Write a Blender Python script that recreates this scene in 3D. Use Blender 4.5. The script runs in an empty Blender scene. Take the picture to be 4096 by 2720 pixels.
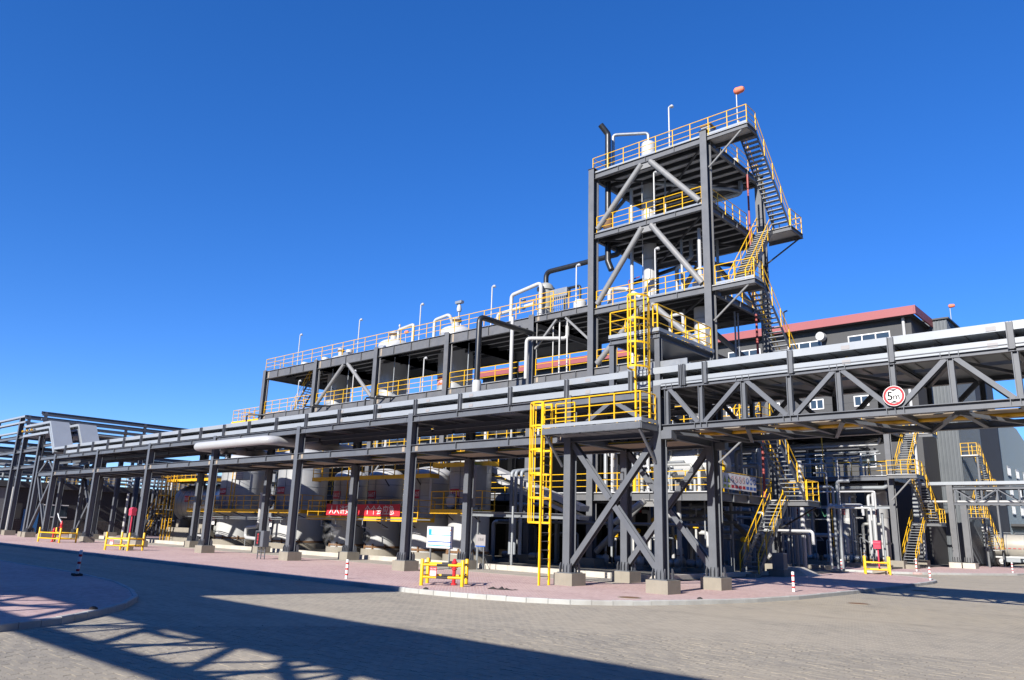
import bpy, math, random
from mathutils import Vector, Matrix
R = random.Random(11)
S = bpy.context.scene
COL = S.collection
rad = math.radians

# ---------------------------------------------------------------- camera
cd = bpy.data.cameras.new('camera')
cam = bpy.data.objects.new('camera', cd); COL.objects.link(cam); S.camera = cam
cd.sensor_width = 36.0; cd.sensor_fit = 'HORIZONTAL'; cd.lens = 26.86
cd.clip_start = 0.1; cd.clip_end = 6000
_r = Vector((0.74760798, 0.66342017, 0.03091905)); _u = Vector((0.13790065, -0.20060376, 0.96991832)); _f = Vector((-0.64966586, 0.72085491, 0.24145905))
CAMP = Vector((17.4935, -22.6671, 1.8497))
cam.matrix_world = Matrix(((_r.x, _u.x, -_f.x, CAMP.x), (_r.y, _u.y, -_f.y, CAMP.y), (_r.z, _u.z, -_f.z, CAMP.z), (0, 0, 0, 1)))
S.render.resolution_x = 1024; S.render.resolution_y = 680

# ---------------------------------------------------------------- sky and sun
SUN_EL, SUN_AZ = rad(28.5), math.atan2(-0.99, 0.14)          # direction TO the sun in plan
to_sun = Vector((math.cos(SUN_AZ) * math.cos(SUN_EL), math.sin(SUN_AZ) * math.cos(SUN_EL), math.sin(SUN_EL)))
w = bpy.data.worlds.new('World'); S.world = w; w.use_nodes = True
nt = w.node_tree; bg = nt.nodes['Background']
sky = nt.nodes.new('ShaderNodeTexSky'); sky.sky_type = 'NISHITA'; sky.sun_disc = False
sky.sun_elevation = SUN_EL; sky.sun_rotation = math.atan2(to_sun.x, to_sun.y)
sky.altitude = 200; sky.air_density = 0.7; sky.dust_density = 0.0; sky.ozone_density = 6.0
hs = nt.nodes.new('ShaderNodeHueSaturation'); hs.inputs['Saturation'].default_value = 1.3; hs.inputs['Value'].default_value = 1.38; hs.inputs['Hue'].default_value = 0.514
gm = nt.nodes.new('ShaderNodeGamma'); gm.inputs['Gamma'].default_value = 0.8
nt.links.new(sky.outputs[0], gm.inputs['Color']); nt.links.new(gm.outputs[0], hs.inputs['Color']); nt.links.new(hs.outputs[0], bg.inputs[0]); bg.inputs[1].default_value = 0.111
sd = bpy.data.lights.new('sun', 'SUN'); sun = bpy.data.objects.new('sun', sd); COL.objects.link(sun)
sd.energy = 5.0; sd.angle = rad(0.53); sd.color = (1.0, 0.94, 0.85)
sun.rotation_euler = to_sun.to_track_quat('Z', 'Y').to_euler(); sun.location = (0, -40, 60)
S.view_settings.view_transform = 'Standard'; S.view_settings.look = 'None'
S.view_settings.exposure = 0.93; S.view_settings.gamma = 1.0; S.view_settings.use_curve_mapping = False

# ---------------------------------------------------------------- materials
M = {}
TONE = 0.76          # base colours darkened against a raised exposure, so that shade renders deeper
def mat(name, col, rough=0.5, metal=0.0, var=0.10, scale=3.0, bump=0.0, streak=0.0, dirt=None, dirt_amt=0.0, spec=0.5, island=False):
    col = tuple(c * TONE for c in col); dirt = tuple(c * TONE for c in dirt) if dirt else None
    m = bpy.data.materials.new(name); m.use_nodes = True; t = m.node_tree; n = t.nodes; L = t.links
    b = n['Principled BSDF']; b.inputs['Roughness'].default_value = rough; b.inputs['Metallic'].default_value = metal
    b.inputs['Specular IOR Level'].default_value = spec
    tc = n.new('ShaderNodeTexCoord')
    nz = n.new('ShaderNodeTexNoise'); nz.inputs['Scale'].default_value = scale; nz.inputs['Detail'].default_value = 6; nz.inputs['Roughness'].default_value = 0.65
    L.new(tc.outputs['Object'], nz.inputs['Vector'])
    cr = n.new('ShaderNodeValToRGB'); e = cr.color_ramp.elements
    e[0].position = 0.25; e[1].position = 0.75
    e[0].color = tuple(c * (1 - var) for c in col) + (1,); e[1].color = tuple(min(1, c * (1 + var)) for c in col) + (1,)
    L.new(nz.outputs['Fac'], cr.inputs['Fac']); out = cr.outputs['Color']
    def mix(fac, colb):
        mx = n.new('ShaderNodeMix'); mx.data_type = 'RGBA'
        L.new(fac, mx.inputs['Factor']); L.new(out, mx.inputs['A']); mx.inputs['B'].default_value = tuple(colb) + (1,)
        return mx.outputs['Result']
    if streak:
        mp = n.new('ShaderNodeMapping'); mp.inputs['Scale'].default_value = (7, 7, 0.35); L.new(tc.outputs['Object'], mp.inputs['Vector'])
        sn = n.new('ShaderNodeTexNoise'); sn.inputs['Scale'].default_value = 1.0; sn.inputs['Detail'].default_value = 4; L.new(mp.outputs[0], sn.inputs['Vector'])
        mr = n.new('ShaderNodeMapRange'); mr.inputs[1].default_value = 0.55; mr.inputs[2].default_value = 0.8; mr.inputs[3].default_value = 0; mr.inputs[4].default_value = streak
        L.new(sn.outputs['Fac'], mr.inputs[0]); out = mix(mr.outputs[0], dirt or tuple(c * 0.45 for c in col))
    if dirt_amt:
        dn = n.new('ShaderNodeTexNoise'); dn.inputs['Scale'].default_value = 0.9; dn.inputs['Detail'].default_value = 8; L.new(tc.outputs['Object'], dn.inputs['Vector'])
        mr = n.new('ShaderNodeMapRange'); mr.inputs[1].default_value = 0.5; mr.inputs[2].default_value = 0.75; mr.inputs[3].default_value = 0; mr.inputs[4].default_value = dirt_amt
        L.new(dn.outputs['Fac'], mr.inputs[0]); out = mix(mr.outputs[0], dirt or tuple(c * 0.5 for c in col))
    L.new(out, b.inputs['Base Color'])
    rr = n.new('ShaderNodeMapRange'); rr.inputs[3].default_value = max(0.05, rough - 0.12); rr.inputs[4].default_value = min(1, rough + 0.15)
    L.new(nz.outputs['Fac'], rr.inputs[0]); L.new(rr.outputs[0], b.inputs['Roughness'])
    if bump:
        bp = n.new('ShaderNodeBump'); bp.inputs['Strength'].default_value = bump; bp.inputs['Distance'].default_value = 0.02
        L.new(nz.outputs['Fac'], bp.inputs['Height']); L.new(bp.outputs[0], b.inputs['Normal'])
    M[name] = m; return m

mat('steel', (0.128, 0.14, 0.163), 0.42, 0, 0.10, 1.6, streak=0.20, dirt=(0.17, 0.155, 0.14))
mat('steel_tower', (0.135, 0.142, 0.155), 0.45, 0, 0.12, 1.4, streak=0.35, dirt=(0.21, 0.185, 0.16))
mat('steel_tube', (0.24, 0.245, 0.25), 0.5, 0, 0.12, 2, streak=0.4, dirt=(0.34, 0.27, 0.19))
mat('steel_frame', (0.135, 0.14, 0.15), 0.5, 0, 0.15, 1.8, streak=0.4, dirt=(0.17, 0.14, 0.12))
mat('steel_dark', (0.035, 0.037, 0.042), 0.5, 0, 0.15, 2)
mat('tray', (0.37, 0.405, 0.445), 0.4, 0.15, 0.05, 0.8, streak=0.10, dirt=(0.42, 0.42, 0.40))
mat('tray_under', (0.26, 0.27, 0.28), 0.5, 0.3, 0.10, 2)
mat('galv', (0.34, 0.365, 0.39), 0.42, 0.45, 0.10, 3)
mat('deck', (0.55, 0.56, 0.57), 0.6, 0.1, 0.12, 2.5)
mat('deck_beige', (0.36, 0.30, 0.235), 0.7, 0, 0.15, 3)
mat('yellow', (0.92, 0.53, 0.006), 0.42, 0, 0.06, 2, dirt=(0.5, 0.31, 0.05), dirt_amt=0.25)
mat('yellow_dull', (0.85, 0.46, 0.015), 0.5, 0, 0.10, 2, dirt=(0.40, 0.27, 0.08), dirt_amt=0.4)
mat('white_paint', (0.52, 0.53, 0.535), 0.45, 0, 0.04, 1.5, streak=0.25, dirt=(0.55, 0.50, 0.44))
mat('white_clad', (0.50, 0.51, 0.525), 0.38, 0.1, 0.03, 1.2, streak=0.12, dirt=(0.62, 0.60, 0.56))
mat('tank_skin', (0.44, 0.455, 0.47), 0.40, 0.25, 0.06, 1.3, streak=0.38, dirt=(0.40, 0.36, 0.31))
mat('alu_clad', (0.62, 0.62, 0.60), 0.36, 0.75, 0.08, 1.4)
mat('grey_vessel', (0.36, 0.37, 0.36), 0.5, 0, 0.08, 2, streak=0.3)
mat('pipe_black', (0.018, 0.02, 0.024), 0.38, 0, 0.2, 3)
mat('pipe_grey', (0.30, 0.33, 0.36), 0.45, 0.1, 0.1, 3)
mat('pipe_red', (0.33, 0.05, 0.045), 0.5, 0, 0.1, 3)
mat('green', (0.04, 0.22, 0.12), 0.5)
mat('brown_rust', (0.20, 0.11, 0.055), 0.8, 0, 0.3, 6)
mat('concrete', (0.29, 0.265, 0.22), 0.85, 0, 0.14, 2.2, bump=0.25, streak=0.45, dirt=(0.23, 0.19, 0.15))
mat('concrete_pale', (0.55, 0.515, 0.455), 0.85, 0, 0.10, 1.6, bump=0.2, dirt=(0.33, 0.28, 0.22), dirt_amt=0.5)
mat('apron', (0.44, 0.40, 0.34), 0.9, 0, 0.10, 0.8, bump=0.2, dirt=(0.30, 0.26, 0.21), dirt_amt=0.5)
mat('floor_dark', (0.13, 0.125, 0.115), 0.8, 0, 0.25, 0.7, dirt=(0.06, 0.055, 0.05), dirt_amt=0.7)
mat('kerb', (0.46, 0.47, 0.46), 0.85, 0, 0.12, 3, bump=0.25, dirt=(0.28, 0.26, 0.23), dirt_amt=0.5)
mat('red_sign', (0.52, 0.025, 0.04), 0.45, 0, 0.05)
mat('red_banner', (0.66, 0.025, 0.04), 0.6, 0, 0.06, 2)
mat('red_paint', (0.60, 0.02, 0.03), 0.4, 0, 0.08, 4)
mat('pink_box', (0.62, 0.05, 0.10), 0.45, 0, 0.06)
mat('white', (0.82, 0.82, 0.82), 0.5, 0, 0.02)
mat('black', (0.015, 0.015, 0.017), 0.5, 0, 0.1)
mat('ink', (0.03, 0.03, 0.035), 0.6, 0, 0.05)
mat('blue_sign', (0.02, 0.12, 0.50), 0.4, 0, 0.04)
mat('cyan_sign', (0.03, 0.38, 0.80), 0.4, 0, 0.04)
mat('orange_sign', (0.80, 0.36, 0.12), 0.4, 0, 0.04)
mat('grey_sign', (0.34, 0.33, 0.34), 0.5, 0, 0.05)
mat('green_sign', (0.42, 0.50, 0.06), 0.5, 0, 0.05)
mat('wall_dark', (0.07, 0.072, 0.076), 0.75, 0, 0.08, 0.6, streak=0.12)
mat('wall_black', (0.045, 0.046, 0.05), 0.8, 0, 0.15, 0.8)
mat('wall_panel', (0.20, 0.21, 0.22), 0.6, 0, 0.06, 0.8)
mat('fascia_red', (0.33, 0.085, 0.09), 0.55, 0, 0.05, 0.8)
mat('clad_dark', (0.10, 0.115, 0.13), 0.42, 0.1, 0.06, 0.6)
mat('clad_blue', (0.16, 0.20, 0.235), 0.42, 0.1, 0.05, 0.6)
mat('brick_black', (0.06, 0.055, 0.056), 0.8, 0, 0.3, 4, bump=0.3)
mat('mortar', (0.22, 0.205, 0.20), 0.9, 0, 0.1)
mat('tyre', (0.026, 0.02, 0.021), 0.8, 0, 0.2, 5)
mat('alu_tank', (0.62, 0.59, 0.53), 0.35, 0.35, 0.05, 1.5)
mat('windsock', (0.85, 0.22, 0.12), 0.7, 0, 0.05)
mat('blue_equipment', (0.03, 0.16, 0.42), 0.45)
mat('rag', (0.035, 0.03, 0.03), 0.95, 0, 0.4, 12)
g_ = bpy.data.materials.new('glass'); g_.use_nodes = True
b_ = g_.node_tree.nodes['Principled BSDF']; b_.inputs['Base Color'].default_value = (0.03, 0.045, 0.06, 1); b_.inputs['Roughness'].default_value = 0.08; b_.inputs['Specular IOR Level'].default_value = 0.8
M['glass'] = g_
l_ = bpy.data.materials.new('led_red'); l_.use_nodes = True
b_ = l_.node_tree.nodes['Principled BSDF']; b_.inputs['Base Color'].default_value = (0.5, 0.02, 0.03, 1); b_.inputs['Emission Color'].default_value = (1, 0.05, 0.08, 1); b_.inputs['Emission Strength'].default_value = 0.35
M['led_red'] = l_

def paver_mat(name, colA, colB, joint, bw, bh, rot, island=False, dust=(0.50, 0.435, 0.335), dust_amt=0.55, bump=0.35):
    colA, colB, joint, dust = (tuple(c * TONE for c in q) for q in (colA, colB, joint, dust))
    m = bpy.data.materials.new(name); m.use_nodes = True; t = m.node_tree; n = t.nodes; L = t.links
    b = n['Principled BSDF']; b.inputs['Roughness'].default_value = 0.88; b.inputs['Specular IOR Level'].default_value = 0.25
    ge = n.new('ShaderNodeNewGeometry')
    def noise(scale, detail=6):
        z = n.new('ShaderNodeTexNoise'); z.inputs['Scale'].default_value = scale; z.inputs['Detail'].default_value = detail; z.inputs['Roughness'].default_value = 0.62
        L.new(ge.outputs['Position'], z.inputs['Vector']); return z.outputs['Fac']
    def mixc(fac, a, bb, blend='MIX'):
        x = n.new('ShaderNodeMix'); x.data_type = 'RGBA'; x.blend_type = blend
        for sock, val in (('Factor', fac), ('A', a), ('B', bb)):
            if isinstance(val, (tuple, list)): x.inputs[sock].default_value = tuple(val) + (1,)
            elif isinstance(val, (int, float)): x.inputs[sock].default_value = val
            else: L.new(val, x.inputs[sock])
        return x.outputs['Result']
    def rng(fac, a, b2, c, d2):
        x = n.new('ShaderNodeMapRange'); x.inputs[1].default_value = a; x.inputs[2].default_value = b2; x.inputs[3].default_value = c; x.inputs[4].default_value = d2
        L.new(fac, x.inputs[0]); return x.outputs[0]
    if island:
        col = mixc(ge.outputs['Random Per Island'], colA, colB)
        oi = n.new('ShaderNodeObjectInfo'); col = mixc(rng(oi.outputs['Random'], 0, 1, 0, 0.5), col, colB); hgt = None
    else:
        mp = n.new('ShaderNodeMapping'); mp.inputs['Rotation'].default_value = (0, 0, rot); L.new(ge.outputs['Position'], mp.inputs['Vector'])
        br = n.new('ShaderNodeTexBrick'); br.inputs['Scale'].default_value = 1.0; br.inputs['Brick Width'].default_value = bw; br.inputs['Row Height'].default_value = bh
        br.inputs['Mortar Size'].default_value = 0.011; br.inputs['Mortar Smooth'].default_value = 0.3; br.inputs['Bias'].default_value = 0.0
        br.inputs['Color1'].default_value = tuple(colA) + (1,); br.inputs['Color2'].default_value = tuple(colB) + (1,); br.inputs['Mortar'].default_value = tuple(joint) + (1,)
        L.new(mp.outputs[0], br.inputs['Vector']); col = br.outputs['Color']; hgt = br.outputs['Fac']
    fine = noise(38, 4); col = mixc(rng(fine, 0.3, 0.75, 0.0, 0.35), col, tuple(c * 0.55 for c in colA))
    big = noise(0.16, 5); col = mixc(rng(big, 0.42, 0.66, 0, dust_amt), col, dust)
    sm2 = n.new('ShaderNodeMapping'); sm2.inputs['Rotation'].default_value = (0, 0, rad(28)); sm2.inputs['Scale'].default_value = (0.12, 1.1, 1); L.new(ge.outputs['Position'], sm2.inputs['Vector'])
    sz2 = n.new('ShaderNodeTexNoise'); sz2.inputs['Scale'].default_value = 0.8; sz2.inputs['Detail'].default_value = 5; L.new(sm2.outputs[0], sz2.inputs['Vector'])
    col = mixc(rng(sz2.outputs['Fac'], 0.52, 0.74, 0, 0.32), col, tuple(c * 0.7 for c in colB))
    mid = noise(0.9, 7); col = mixc(rng(mid, 0.55, 0.8, 0, 0.45), col, tuple(c * 0.6 for c in colB))
    L.new(col, b.inputs['Base Color'])
    bp = n.new('ShaderNodeBump'); bp.inputs['Strength'].default_value = bump; bp.inputs['Distance'].default_value = 0.01
    if hgt is not None:
        inv = n.new('ShaderNodeMath'); inv.operation = 'SUBTRACT'; inv.inputs[0].default_value = 1.0; L.new(hgt, inv.inputs[1])
        ad = n.new('ShaderNodeMath'); ad.operation = 'MULTIPLY_ADD'; L.new(fine, ad.inputs[0]); ad.inputs[1].default_value = 0.3; L.new(inv.outputs[0], ad.inputs[2]); L.new(ad.outputs[0], bp.inputs['Height'])
    else: L.new(fine, bp.inputs['Height'])
    L.new(bp.outputs[0], b.inputs['Normal']); M[name] = m
ROADROT = rad(0)
paver_mat('road_paver', (0.46, 0.41, 0.33), (0.32, 0.295, 0.25), (0.60, 0.53, 0.41), 0.225, 0.1125, ROADROT)
paver_mat('road_paver_piece', (0.48, 0.43, 0.345), (0.31, 0.285, 0.245), (0, 0, 0), 1, 1, 0, island=True)
paver_mat('road_joint', (0.37, 0.31, 0.23), (0.30, 0.25, 0.19), (0.3, 0.25, 0.2), 0.3, 0.3, 0, dust_amt=0.2)
paver_mat('red_paver', (0.66, 0.455, 0.435), (0.50, 0.325, 0.315), (0.68, 0.56, 0.52), 0.2, 0.1, rad(45), dust=(0.68, 0.53, 0.49), dust_amt=0.5)

# ---------------------------------------------------------------- mesh builder
class MB:
    def __init__(s): s.v = []; s.f = []; s.smooth = False
    def add(s, vs, fs):
        o = len(s.v); s.v += [tuple(v) for v in vs]; s.f += [tuple(i + o for i in f) for f in fs]; return s
    def box(s, x0, y0, z0, x1, y1, z1):
        x0, x1 = sorted((x0, x1)); y0, y1 = sorted((y0, y1)); z0, z1 = sorted((z0, z1))
        return s.add([(x0, y0, z0), (x1, y0, z0), (x1, y1, z0), (x0, y1, z0), (x0, y0, z1), (x1, y0, z1), (x1, y1, z1), (x0, y1, z1)],
                     [(0, 3, 2, 1), (4, 5, 6, 7), (0, 1, 5, 4), (1, 2, 6, 5), (2, 3, 7, 6), (3, 0, 4, 7)])
    def extrude(s, prof, p, q, up=(0, 0, 1)):
        p = Vector(p); q = Vector(q); d = (q - p).normalized(); up = Vector(up)
        if abs(d.dot(up)) > 0.98: up = Vector((0, 1, 0)) if abs(d.y) < 0.9 else Vector((1, 0, 0))
        r = d.cross(up).normalized(); u = r.cross(d)
        n = len(prof)
        vs = [p + r * a + u * b for a, b in prof] + [q + r * a + u * b for a, b in prof]
        fs = [(i, (i + 1) % n, n + (i + 1) % n, n + i) for i in range(n)] + [tuple(range(n - 1, -1, -1)), tuple(range(n, 2 * n))]
        return s.add(vs, fs)
    def bar(s, p, q, w, h, up=(0, 0, 1)):
        return s.extrude([(-w / 2, -h / 2), (w / 2, -h / 2), (w / 2, h / 2), (-w / 2, h / 2)], p, q, up)
    def ibeam(s, p, q, b, h, up=(0, 0, 1), tf=0.022, tw=0.018):
        B, H, t, k = b / 2, h / 2, tw / 2, h / 2 - tf
        return s.extrude([(-B, -H), (B, -H), (B, -k), (t, -k), (t, k), (B, k), (B, H), (-B, H), (-B, k), (-t, k), (-t, -k), (-B, -k)], p, q, up)
    def channel(s, p, q, b, h, up=(0, 0, 1), t=0.02):
        B, H = b / 2, h / 2
        return s.extrude([(-B, -H), (B, -H), (B, -H + t), (-B + t, -H + t), (-B + t, H - t), (B, H - t), (B, H), (-B, H)], p, q, up)
    def tube(s, pts, r, n=10, er=None, closed_ends=True):
        s.smooth = True
        pts = [Vector(p) for p in pts]; path = [pts[0]]
        er = r * 2.2 if er is None else er
        for i in range(1, len(pts) - 1):
            a, b, c = pts[i - 1], pts[i], pts[i + 1]; d1 = (b - a); d2 = (c - b); l1, l2 = d1.length, d2.length; d1.normalize(); d2.normalize()
            ang = d1.angle(d2)
            if ang < 0.02: path.append(b); continue
            t = min(er * math.tan(ang / 2), l1 * 0.48, l2 * 0.48); k = 5 if er > r else 3
            p0, p2 = b - d1 * t, b + d2 * t
            for j in range(k + 1):
                f = j / k; path.append(p0 * (1 - f) ** 2 + b * 2 * f * (1 - f) + p2 * f * f)
        path.append(pts[-1])
        d = (path[1] - path[0]).normalized(); ref = Vector((0, 0, 1)) if abs(d.z) < 0.9 else Vector((1, 0, 0)); u = d.cross(ref).normalized()
        rings = []
        for i, p in enumerate(path):
            if i == 0: t = path[1] - path[0]
            elif i == len(path) - 1: t = path[-1] - path[-2]
            else: t = (path[i + 1] - p).normalized() + (p - path[i - 1]).normalized()
            t.normalize(); u = (u - t * u.dot(t)).normalized(); v = t.cross(u)
            rings.append([p + (u * math.cos(2 * math.pi * k / n) + v * math.sin(2 * math.pi * k / n)) * r for k in range(n)])
        vs = [q for ring in rings for q in ring]; fs = []
        for i in range(len(rings) - 1):
            for k in range(n): fs.append((i * n + k, i * n + (k + 1) % n, (i + 1) * n + (k + 1) % n, (i + 1) * n + k))
        if closed_ends: fs += [tuple(range(n - 1, -1, -1)), tuple(range((len(rings) - 1) * n, len(rings) * n))]
        return s.add(vs, fs)
    def lathe(s, prof, c, n=24, axis='z'):
        s.smooth = True; c = Vector(c); vs = []; fs = []
        for r, h in prof:
            for k in range(n):
                a = 2 * math.pi * k / n; x, y = r * math.cos(a), r * math.sin(a)
                vs.append(c + (Vector((x, y, h)) if axis == 'z' else Vector((h, x, y)) if axis == 'x' else Vector((y, h, x))))
        m = len(prof)
        for i in range(m - 1):
            for k in range(n): fs.append((i * n + k, i * n + (k + 1) % n, (i + 1) * n + (k + 1) % n, (i + 1) * n + k))
        if prof[0][0] > 1e-6 and abs(prof[0][1] - prof[1][1]) > 1e-9: fs.append(tuple(range(n - 1, -1, -1)))
        if prof[-1][0] > 1e-6: fs.append(tuple(range((m - 1) * n, m * n)))
        return s.add(vs, fs)
    def poly(s, pts, z0, z1):
        n = len(pts); return s.add([(x, y, z0) for x, y in pts] + [(x, y, z1) for x, y in pts],
            [(i, (i + 1) % n, n + (i + 1) % n, n + i) for i in range(n)] + [tuple(range(n, 2 * n)), tuple(range(n - 1, -1, -1))])

ORG = {}
def link(name, me, parent):
    o = bpy.data.objects.new(name, me); COL.objects.link(o)
    if parent: o.parent = parent
    return o
def mesh_of(name, mb, m, org=(0, 0, 0)):
    me = bpy.data.meshes.new(name); ox, oy, oz = org
    me.from_pydata([(x - ox, y - oy, z - oz) for x, y, z in mb.v], [], mb.f)
    for x in (m if isinstance(m, (list, tuple)) else [m]): me.materials.append(M[x])
    if mb.smooth:
        me.shade_smooth()
        try: me.set_sharp_from_angle(angle=rad(38))
        except Exception: pass
    return me
def part(name, mb, m, parent):
    org = ORG[parent.name]
    o = link(name, mesh_of(name, mb, m, org), parent); ORG[o.name] = org; return o
def tag(o, label, cat, group=None):
    o['label'] = label; o['category'] = cat
    if group: o['group'] = group
    return o
def thing(name, label, cat, loc=(0, 0, 0), group=None):
    o = bpy.data.objects.new(name, None); COL.objects.link(o); o.location = loc; o.empty_display_size = 0.3
    ORG[o.name] = tuple(loc); return tag(o, label, cat, group)
def solid(name, mb, m, label, cat, group=None, loc=None):
    if loc is None:
        xs = [v[0] for v in mb.v]; ys = [v[1] for v in mb.v]; zs = [v[2] for v in mb.v]
        loc = ((min(xs) + max(xs)) / 2, (min(ys) + max(ys)) / 2, min(zs))
    o = link(name, mesh_of(name, mb, m, loc), None); o.location = loc; ORG[o.name] = tuple(loc); return tag(o, label, cat, group)
def structure(name, mb, m):
    o = link(name, mesh_of(name, mb, m), None); o['kind'] = 'structure'; ORG[o.name] = (0, 0, 0); return o
def copy_tree(o, loc, rz=0, label=None, group=None):
    def cp(x, par):
        c = x.copy(); COL.objects.link(c); c.parent = par
        for ch in x.children: cp(ch, c)
        return c
    c = cp(o, None); c.location = loc; c.rotation_euler = (0, 0, rz)
    if label: c['label'] = label
    if group: c['group'] = group
    return c

# ---------------------------------------------------------------- lettering
TXT = {}
def text_geo(body, size=1.0):
    cu = bpy.data.curves.new('lettering', 'FONT'); cu.body = body; cu.size = size; cu.align_x = 'CENTER'; cu.align_y = 'CENTER'; cu.resolution_u = 2
    o = bpy.data.objects.new('lettering', cu); COL.objects.link(o)
    dg = bpy.context.evaluated_depsgraph_get(); me = bpy.data.meshes.new_from_object(o.evaluated_get(dg))
    vs = [tuple(v.co) for v in me.vertices]; fs = [tuple(p.vertices) for p in me.polygons]
    bpy.data.objects.remove(o); bpy.data.meshes.remove(me); bpy.data.curves.remove(cu); return vs, fs
for s_ in ('D-6609', 'D-6610', 'D-6613', 'D-6607', 'D-5605', 'SB-6601', 'D-5603', 'D-6604', 'D-6611', 'D-6601/2', 'SB-2701', 'D-2701/2', 'SB-2702', 'P-5601', '5', 'm', '人人讲安全', '个个会应急', '三车间', '消火栓', '车间安全'):
    TXT[s_] = text_geo(s_)
def text_mb(body, size, place, width=None):
    """lettering of cap height about 0.72*size laid out by place(u, v) -> world point"""
    vs, fs = TXT[body]; xs = [v[0] for v in vs]; ys = [v[1] for v in vs]; cx, cy = (min(xs) + max(xs)) / 2, (min(ys) + max(ys)) / 2
    sx = (width / (max(xs) - min(xs))) if width else size
    mb = MB(); mb.add([place((x - cx) * sx, (y - cy) * size) for x, y, z in vs], fs); return mb
# ================================================================ ground, road, pavements
ROADZ = -0.12
structure('terrain', MB().box(-2500, -2500, -0.9, 2500, 2500, -0.30), 'apron')
structure('road', MB().box(-260, -120, -0.26, 160, 240, ROADZ), 'road_paver')
road = bpy.data.objects['road']

# built pavers on the near stretch of road: zig-zag interlocking blocks in stretcher bond
PL, PW, GAP = 0.225, 0.1125, 0.005
_off = [(0, 0), (.125, .011), (.375, -.011), (.5, 0), (.625, .011), (.875, -.011), (1, 0)]
def paver_shape():
    b = [(GAP / 2 + t * (PL - GAP), GAP / 2 + o) for t, o in _off]; tp = [(x, y + PW - GAP) for x, y in reversed(b)]
    return b + tp
PSH = paver_shape(); NP = len(PSH)
LEFT_ISLE = [(2.05, -30), (1.95, -20), (1.72, -18.04), (1.25, -17.0), (.33, -15.98), (-.8, -14.95), (-2.4, -14.0), (-4.31, -13.31), (-7.17, -12.6), (-11.58, -12.2), (-75, -12.1), (-75, -30)]
def in_poly(x, y, P):
    c = False; j = len(P) - 1
    for i in range(len(P)):
        if (P[i][1] > y) != (P[j][1] > y) and x < (P[j][0] - P[i][0]) * (y - P[i][1]) / (P[j][1] - P[i][1]) + P[i][0]: c = not c
        j = i
    return c
def cam_uv(x, y, z):
    d = Vector((x, y, z)) - CAMP; k = d.dot(_f)
    return (d.dot(_r) / k * 0.7461, -d.dot(_u) / k * 0.7461, k)   # half-width units of the frame width
RR = random.Random(5); cand = []
y = -22.0; row = 0
while y < -4.0:
    x = -6.0 + (row % 2) * PL / 2
    while x < 18.0:
        dx, dy = x - CAMP.x, y - CAMP.y
        d2 = dx * dx + dy * dy
        if d2 < 16.6 ** 2 and d2 > 10.5 ** 2:
            u, v, k = cam_uv(x, y, ROADZ)
            if abs(u) < 0.53 and v < 0.36 and not in_poly(x - 0.3, y, LEFT_ISLE) and not in_poly(x + .3, y + .2, LEFT_ISLE): cand.append((d2, x, y))
        x += PL
    y += PW; row += 1
cand.sort()
def paver_verts(x, y, zt, tx, ty):
    top = [(x + a, y + b, zt + (a - PL / 2) * tx + (b - PW / 2) * ty) for a, b in PSH]
    cx, cy = PL / 2, PW / 2
    low = [(x + cx + (a - cx) * 1.012, y + cy + (b - cy) * 1.02, ROADZ - 0.002) for a, b in PSH]
    return top + low
PF = [tuple(range(NP))] + [(i, NP + i, NP + (i + 1) % NP, (i + 1) % NP) for i in range(NP)]
vs, fs = [], []
near = []
for i, (d2, x, y) in enumerate(cand):
    zt = ROADZ + 0.008 + RR.uniform(-0.0025, 0.0025); tx, ty = RR.uniform(-.012, .012), RR.uniform(-.02, .02)
    if i < 290: near.append((x, y, zt)); continue
    o = len(vs); vs += paver_verts(x, y, zt, tx, ty); fs += [tuple(k + o for k in f) for f in PF]
me = bpy.data.meshes.new('paver'); me.from_pydata(vs, [], fs); me.materials.append(M['road_paver_piece'])
pv = link('paver', me, road); pv['kind'] = 'stuff'
me1 = bpy.data.meshes.new('paver_block'); me1.from_pydata(paver_verts(0, 0, 0.008 + ROADZ, 0, 0), [], PF); me1.materials.append(M['road_paver_piece'])
for x, y, zt in near:
    o = link('paver', me1, road); o.location = (x, y, zt - ROADZ - 0.008)

def kerb_run(parent, pts, closed=False, L=0.6, w=0.13, top=0.016, ztop=0.0):
    """kerb stones laid end to end along a polyline (outer face on the line, body to the left of travel)"""
    P = [Vector((x, y, 0)) for x, y in pts]; seg = []
    for a, b in zip(P[:-1], P[1:]): seg.append((a, b, (b - a).length))
    tot = sum(s[2] for s in seg)
    def at(s):
        for a, b, l in seg:
            if s <= l + 1e-9: return a + (b - a) * (s / l)
            s -= l
        return seg[-1][1]
    n = int(tot / L)
    for i in range(n):
        a, b = at(i * L + 0.006), at((i + 1) * L - 0.006); d = (b - a).normalized(); nl = Vector((-d.y, d.x, 0)); a = a - nl * 0.02; b = b - nl * 0.02
        hj = RR.uniform(-0.006, 0.006); mb = MB()
        q = [a, b, b + nl * w, a + nl * w]; zt = ztop + top + hj; c = 0.018
        mb.add([(v.x, v.y, ROADZ - 0.05) for v in q] + [(v.x, v.y, zt - c) for v in q] +
               [((v + nl * (c if k < 2 else -c) ).x, (v + nl * (c if k < 2 else -c)).y, zt) for k, v in enumerate(q)],
               [(0, 1, 5, 4), (1, 2, 6, 5), (2, 3, 7, 6), (3, 0, 4, 7), (4, 5, 9, 8), (5, 6, 10, 9), (6, 7, 11, 10), (7, 4, 8, 11), (8, 9, 10, 11)])
        part('kerb_stone', mb, 'kerb', parent)

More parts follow.
